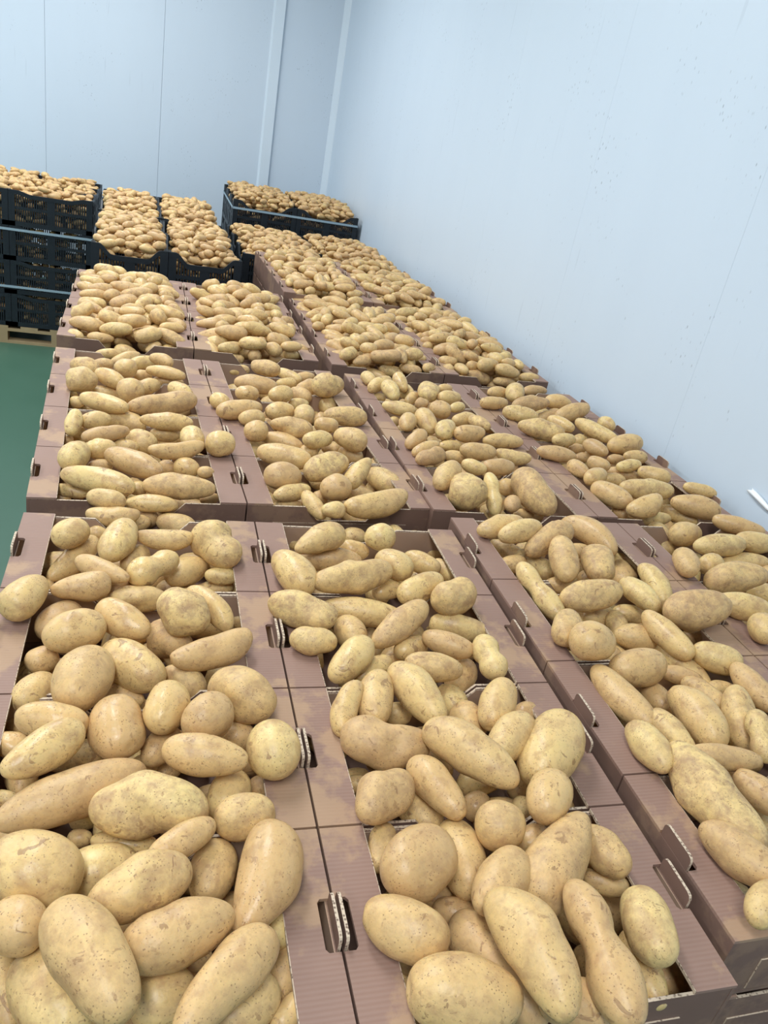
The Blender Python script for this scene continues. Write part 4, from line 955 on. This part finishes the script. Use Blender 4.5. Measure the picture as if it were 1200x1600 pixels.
for idx, p in enumerate(POT):
    if p[12]: groups.setdefault((p[10], p[11]), []).append(idx)
label_of = {}
for (c, r), ids in groups.items():
    ids.sort(key=lambda i: -POT[i][14])
    nb = max(1, round(len(ids)/4.5)); per = math.ceil(len(ids)/nb)
    for b in range(nb):
        row = sorted(ids[b*per:(b+1)*per], key=lambda i: POT[i][13])
        for k, i in enumerate(row): label_of[i] = (b, k, len(row))
NOTES = {    'Z4_16': 'potato lying alone across the aisle-side flange of the leftmost column, half over the edge',
    'ZA_46': 'round potato lying by itself on the flanges between the leftmost and second columns',
    'Z6_26': 'big soil-stained potato lying across the flanges between the third and wall-side columns',
    'Z2_13': 'oval potato resting over the flange beside the nearest grip slot of the second column',
    'Z3_2': 'big waisted potato leaning forward on the front wall of the second column\'s nearest box',
    'Z2_10': 'pear-shaped potato standing narrow end up in the second column\'s nearest box',
    'Z2_18': 'big curved potato bending down towards the front wall of the second column\'s nearest box',
    'Z2_19': 'large smooth potato lying crosswise at the very front of the second column',
    'Z2_6': 'ball-shaped potato in the middle of the second column, just behind the pear-shaped one',
    'Z1_12': 'curved potato standing wide end up against the flange, leftmost column\'s nearest box',
    'Z1_0': 'very long potato slanting up behind the broad bumpy one, leftmost column',
    'Z1_1': 'broad bumpy potato lying in front of the very long one, leftmost column',
    'Z3_7': 'long rough potato slanting along the flange at the near end of the third column',
    'Z3_8': 'thick potato just below the long rough one at the near end of the third column',

}
def describe(i):
    p = POT[i]; q = p[6]/p[7]; ty = p[8]
    if 'k' in ty: s = 'curved'
    elif 'p' in ty: s = 'pear-shaped'
    elif 'd' in ty: s = 'waisted'
    elif 'n' in ty: s = 'knobbly soil-stained'
    elif q > 1.95: s = 'long'
    elif q > 1.3: s = 'oval'
    else: s = 'round'
    z = 'big ' if p[6] > .066 else ('small ' if p[6] < .042 else '')
    h = 'half-buried ' if p[9] else ''
    b, k, n = label_of[i]
    pos = 'only one' if n == 1 else '%s from left' % ORDL[k]
    return '%s%s%s potato, %s in the %s line of %s column\'s %s box' % (h, z, s, pos, BAND[b], COLN[p[10]], ORD[p[11]])
for i, p in enumerate(POT):
    c = np.array(p[0:3])+np.array([0, 0, ZT]); u = np.array(p[3:6]); n = CAMV-c
    ty = p[8]
    if p[12]:
        nu, nv = (34, 26) if p[6]*p[7]/np.linalg.norm(n)**2 > .0009 else (24, 18)
        V = potato_shape(p[6], p[7], ty, 100+i, nu, nv); r = np.random.default_rng(7000+i)
        q, t = potato_faces(nu, nv)
        me = mesh_from('potato', V, q, t, V+r.uniform(-50, 50, 3), np.full(len(V), r.uniform()), np.full(len(V), soil_of(ty, r)), M_POT)
        o = link('potato', me); R = frame(u, n/np.linalg.norm(n))
        M4 = Matrix.Identity(4)
        for a in range(3):
            for b in range(3): M4[a][b] = R[a, b]
            M4[a][3] = c[a]
        o.matrix_world = M4
        tag(o, NOTES.get(p[15]) or describe(i), 'potato', 'potatoes in the %s box of the %s column' % (ORD[p[11]], COLN[p[10]]))
    else:
        stuff(c, u, n/np.linalg.norm(n), p[6], p[7], ty, 100+i, 18, 14)
# what lies beneath and in the far boxes and crates: dropped one by one to settle into heaps
def settle(x0, x1, y0, y1, T, zfloor, n, seed, a_rng, b_rng, zmax, taper=.35, tries=7, hold=None, pref=0.0):
    """drop N potatoes into the local rectangle; T maps local to world; keeps each under ZMAX(x, y)"""
    r = np.random.default_rng(seed); S_ = np.zeros((0, 4)); k = 0; fails = 0
    while k < n and fails < 60:
        b = r.uniform(*b_rng); a = b*r.uniform(*a_rng)
        best = None
        for t in range(tries):
            x, y = r.uniform(x0+b, x1-b), r.uniform(y0+b, y1-b)
            an = r.uniform(0, np.pi) if r.uniform() > pref else r.normal(0, .5)
            tilt = r.normal(0, .18)
            u = np.array([math.cos(an)*math.cos(tilt), math.sin(an)*math.cos(tilt), math.sin(tilt)])
            off = np.array([-.66, 0, .66])*a
            pts = np.array([x, y, 0])+off[:, None]*u; rr = b*np.array([.74, 1, .74])
            if np.any(pts[:, 0]-rr < x0-.01) or np.any(pts[:, 0]+rr > x1+.01) or np.any(pts[:, 1]-rr < y0) or np.any(pts[:, 1]+rr > y1): continue
            z = (zfloor+rr-pts[:, 2]).max()
            if len(S_):
                d2 = (pts[:, None, 0]-S_[None, :, 0])**2+(pts[:, None, 1]-S_[None, :, 1])**2
                sr = (rr[:, None]+S_[None, :, 3])*.93
                m = d2 < sr**2
                if m.any():
                    zz = np.where(m, S_[None, :, 2]+np.sqrt(np.maximum(sr**2-d2, 0))-pts[:, None, 2], -9)
                    z = max(z, zz.max())
            if z > zmax(x, y): continue
            if best is None or z < best[0]: best = (z, x, y, u, pts, rr)
        if best is None: fails += 1; continue
        z, x, y, u, pts, rr = best
        S_ = np.concatenate([S_, np.column_stack([pts[:, 0], pts[:, 1], pts[:, 2]+z, rr])])
        c, R = T((x, y, z))
        q = r.uniform()
        ty = 'n' if q < .12 else ('k+' if q < .24 else ('k-' if q < .36 else ('p+' if q < .46 else ('p-' if q < .56 else 'o'))))
        stuff(c, R@u, (0, 0, 1), a, b, ty, seed*1000+k)
        k += 1
def T_pal(p):
    ct, st = math.cos(p[3]), math.sin(p[3]); R = np.array([[ct, -st, 0], [st, ct, 0], [0, 0, 1]])
    def T(q): return np.array([p[0]+ct*q[0]-st*q[1], p[1]+st*q[0]+ct*q[1], ZT+q[2]+plane_z(p, q[0], q[1])]), R
    return T
sd = 1
for n, p in PAL.items():
    for c in (0, 1):
        sd += 1
        xa, xb = c*BW+FW*.5, (c+1)*BW-FW*.5
        if n[1] in '12':       # bed under the traced potatoes
            settle(xa, xb, .02, 1.18, T_pal(p), -.115, 110, sd, (1.3, 2.0), (.025, .032), lambda x, y: -.058)
        else:
            def zm(x, y, xa=xa, xb=xb):
                u = abs((x-(xa+xb)/2)/((xb-xa)/2)); v = abs(y-.6)/.6
                return .052*(1-u**3*.75)-.045*v**9
            settle(xa-.012, xb+.012, .015, 1.185, T_pal(p), -.085, 300, sd, (1.4, 2.4), (.0235, .033) if n[1] == '3' else (.021, .030), zm, pref=.55)
BIAS[0] = 0.45
def crate_heap(x, y, rz, w, d, ztop, seed, n, bmp=.05):
    ct, st = math.cos(rz), math.sin(rz); R = np.array([[ct, -st, 0], [st, ct, 0], [0, 0, 1]])
    def T(q): return np.array([x+ct*q[0]-st*q[1], y+st*q[0]+ct*q[1], ztop+q[2]]), R
    def zm(lx, ly):
        u = abs(lx/w*2-1); v = abs(ly/d*2-1)
        return bmp-.05*u**8-.065*v**6
    settle(.012, w-.012, .012, d-.012, T, -.10, n, seed, (1.35, 2.4), (.018, .026), zm, tries=5, pref=.4)
crate_heap(-1.425, 6.40, 0, 1.205, 1.205, ZT-.005, 51, 620, .075)
for xx, yy, zz, s in ((-.085, 4.365, .050, 52), (-.125, 5.61, .055, 54)):
    for i in (0, 1):
        dx = i*.423
        crate_heap(xx+math.cos(.03)*dx, yy+math.sin(.03)*dx, .03, .42, 1.2, ZT+zz, s+i, 300, .045)
for i in (0, 1):
    crate_heap(.835+.583*i, 5.08+.015*i, .025, .58, 1.205, ZT-.015, 60+i, 420, .05)
    crate_heap(.905+.569*i, 6.98, 0, .566, 1.205, ZT+.118, 64+i, 420, .06)
def front_fill(x, y, rz, w, z0, z1, seed, n=46):
    """potatoes behind the front grille of a crate"""
    ct, st = math.cos(rz), math.sin(rz); R = np.array([[ct, -st, 0], [st, ct, 0], [0, 0, 1]])
    def T(q): return np.array([x+ct*q[0]-st*q[1], y+st*q[0]+ct*q[1], q[2]]), R
    settle(.018, w-.018, .016, .125, T, z0, n, seed, (1.35, 2.2), (.019, .026), lambda a, b: z1, tries=3)
for i in (0, 1):
    for k in range(4):
        H_ = (ZT-.005-.146)/4
        front_fill(-1.425+.605*i, 6.40, 0, .602, .146+H_*k+.02, .146+H_*(k+1)-.030, 200+i*4+k, 90)
    front_fill(-.085+.423*i*math.cos(.03), 4.365+.423*i*math.sin(.03), .03, .42, ZT-.21, ZT-.05, 220+i, 40)
    front_fill(.905+.569*i, 6.98, 0, .566, ZT-.11, ZT+.03, 230+i, 50)
off = 0; QV, QS, QT, QD, QQ, Q3 = [], [], [], [], [], []
for V, sk, ti, so, nu, nv in STUFF:
    q, t = potato_faces(nu, nv)
    QV.append(V); QS.append(sk); QT.append(ti); QD.append(so); QQ.append(q+off); Q3.append(t+off); off += len(V)
me = mesh_from('loose_potatoes', np.concatenate(QV), np.concatenate(QQ), np.concatenate(Q3), np.concatenate(QS), np.concatenate(QT), np.concatenate(QD), M_POT)
tag(link('loose_potatoes', me), 'the many smaller potatoes heaped in the far boxes and black crates and deep in the heaps', 'potatoes', kind='stuff')
print('STUFF', len(STUFF), off)
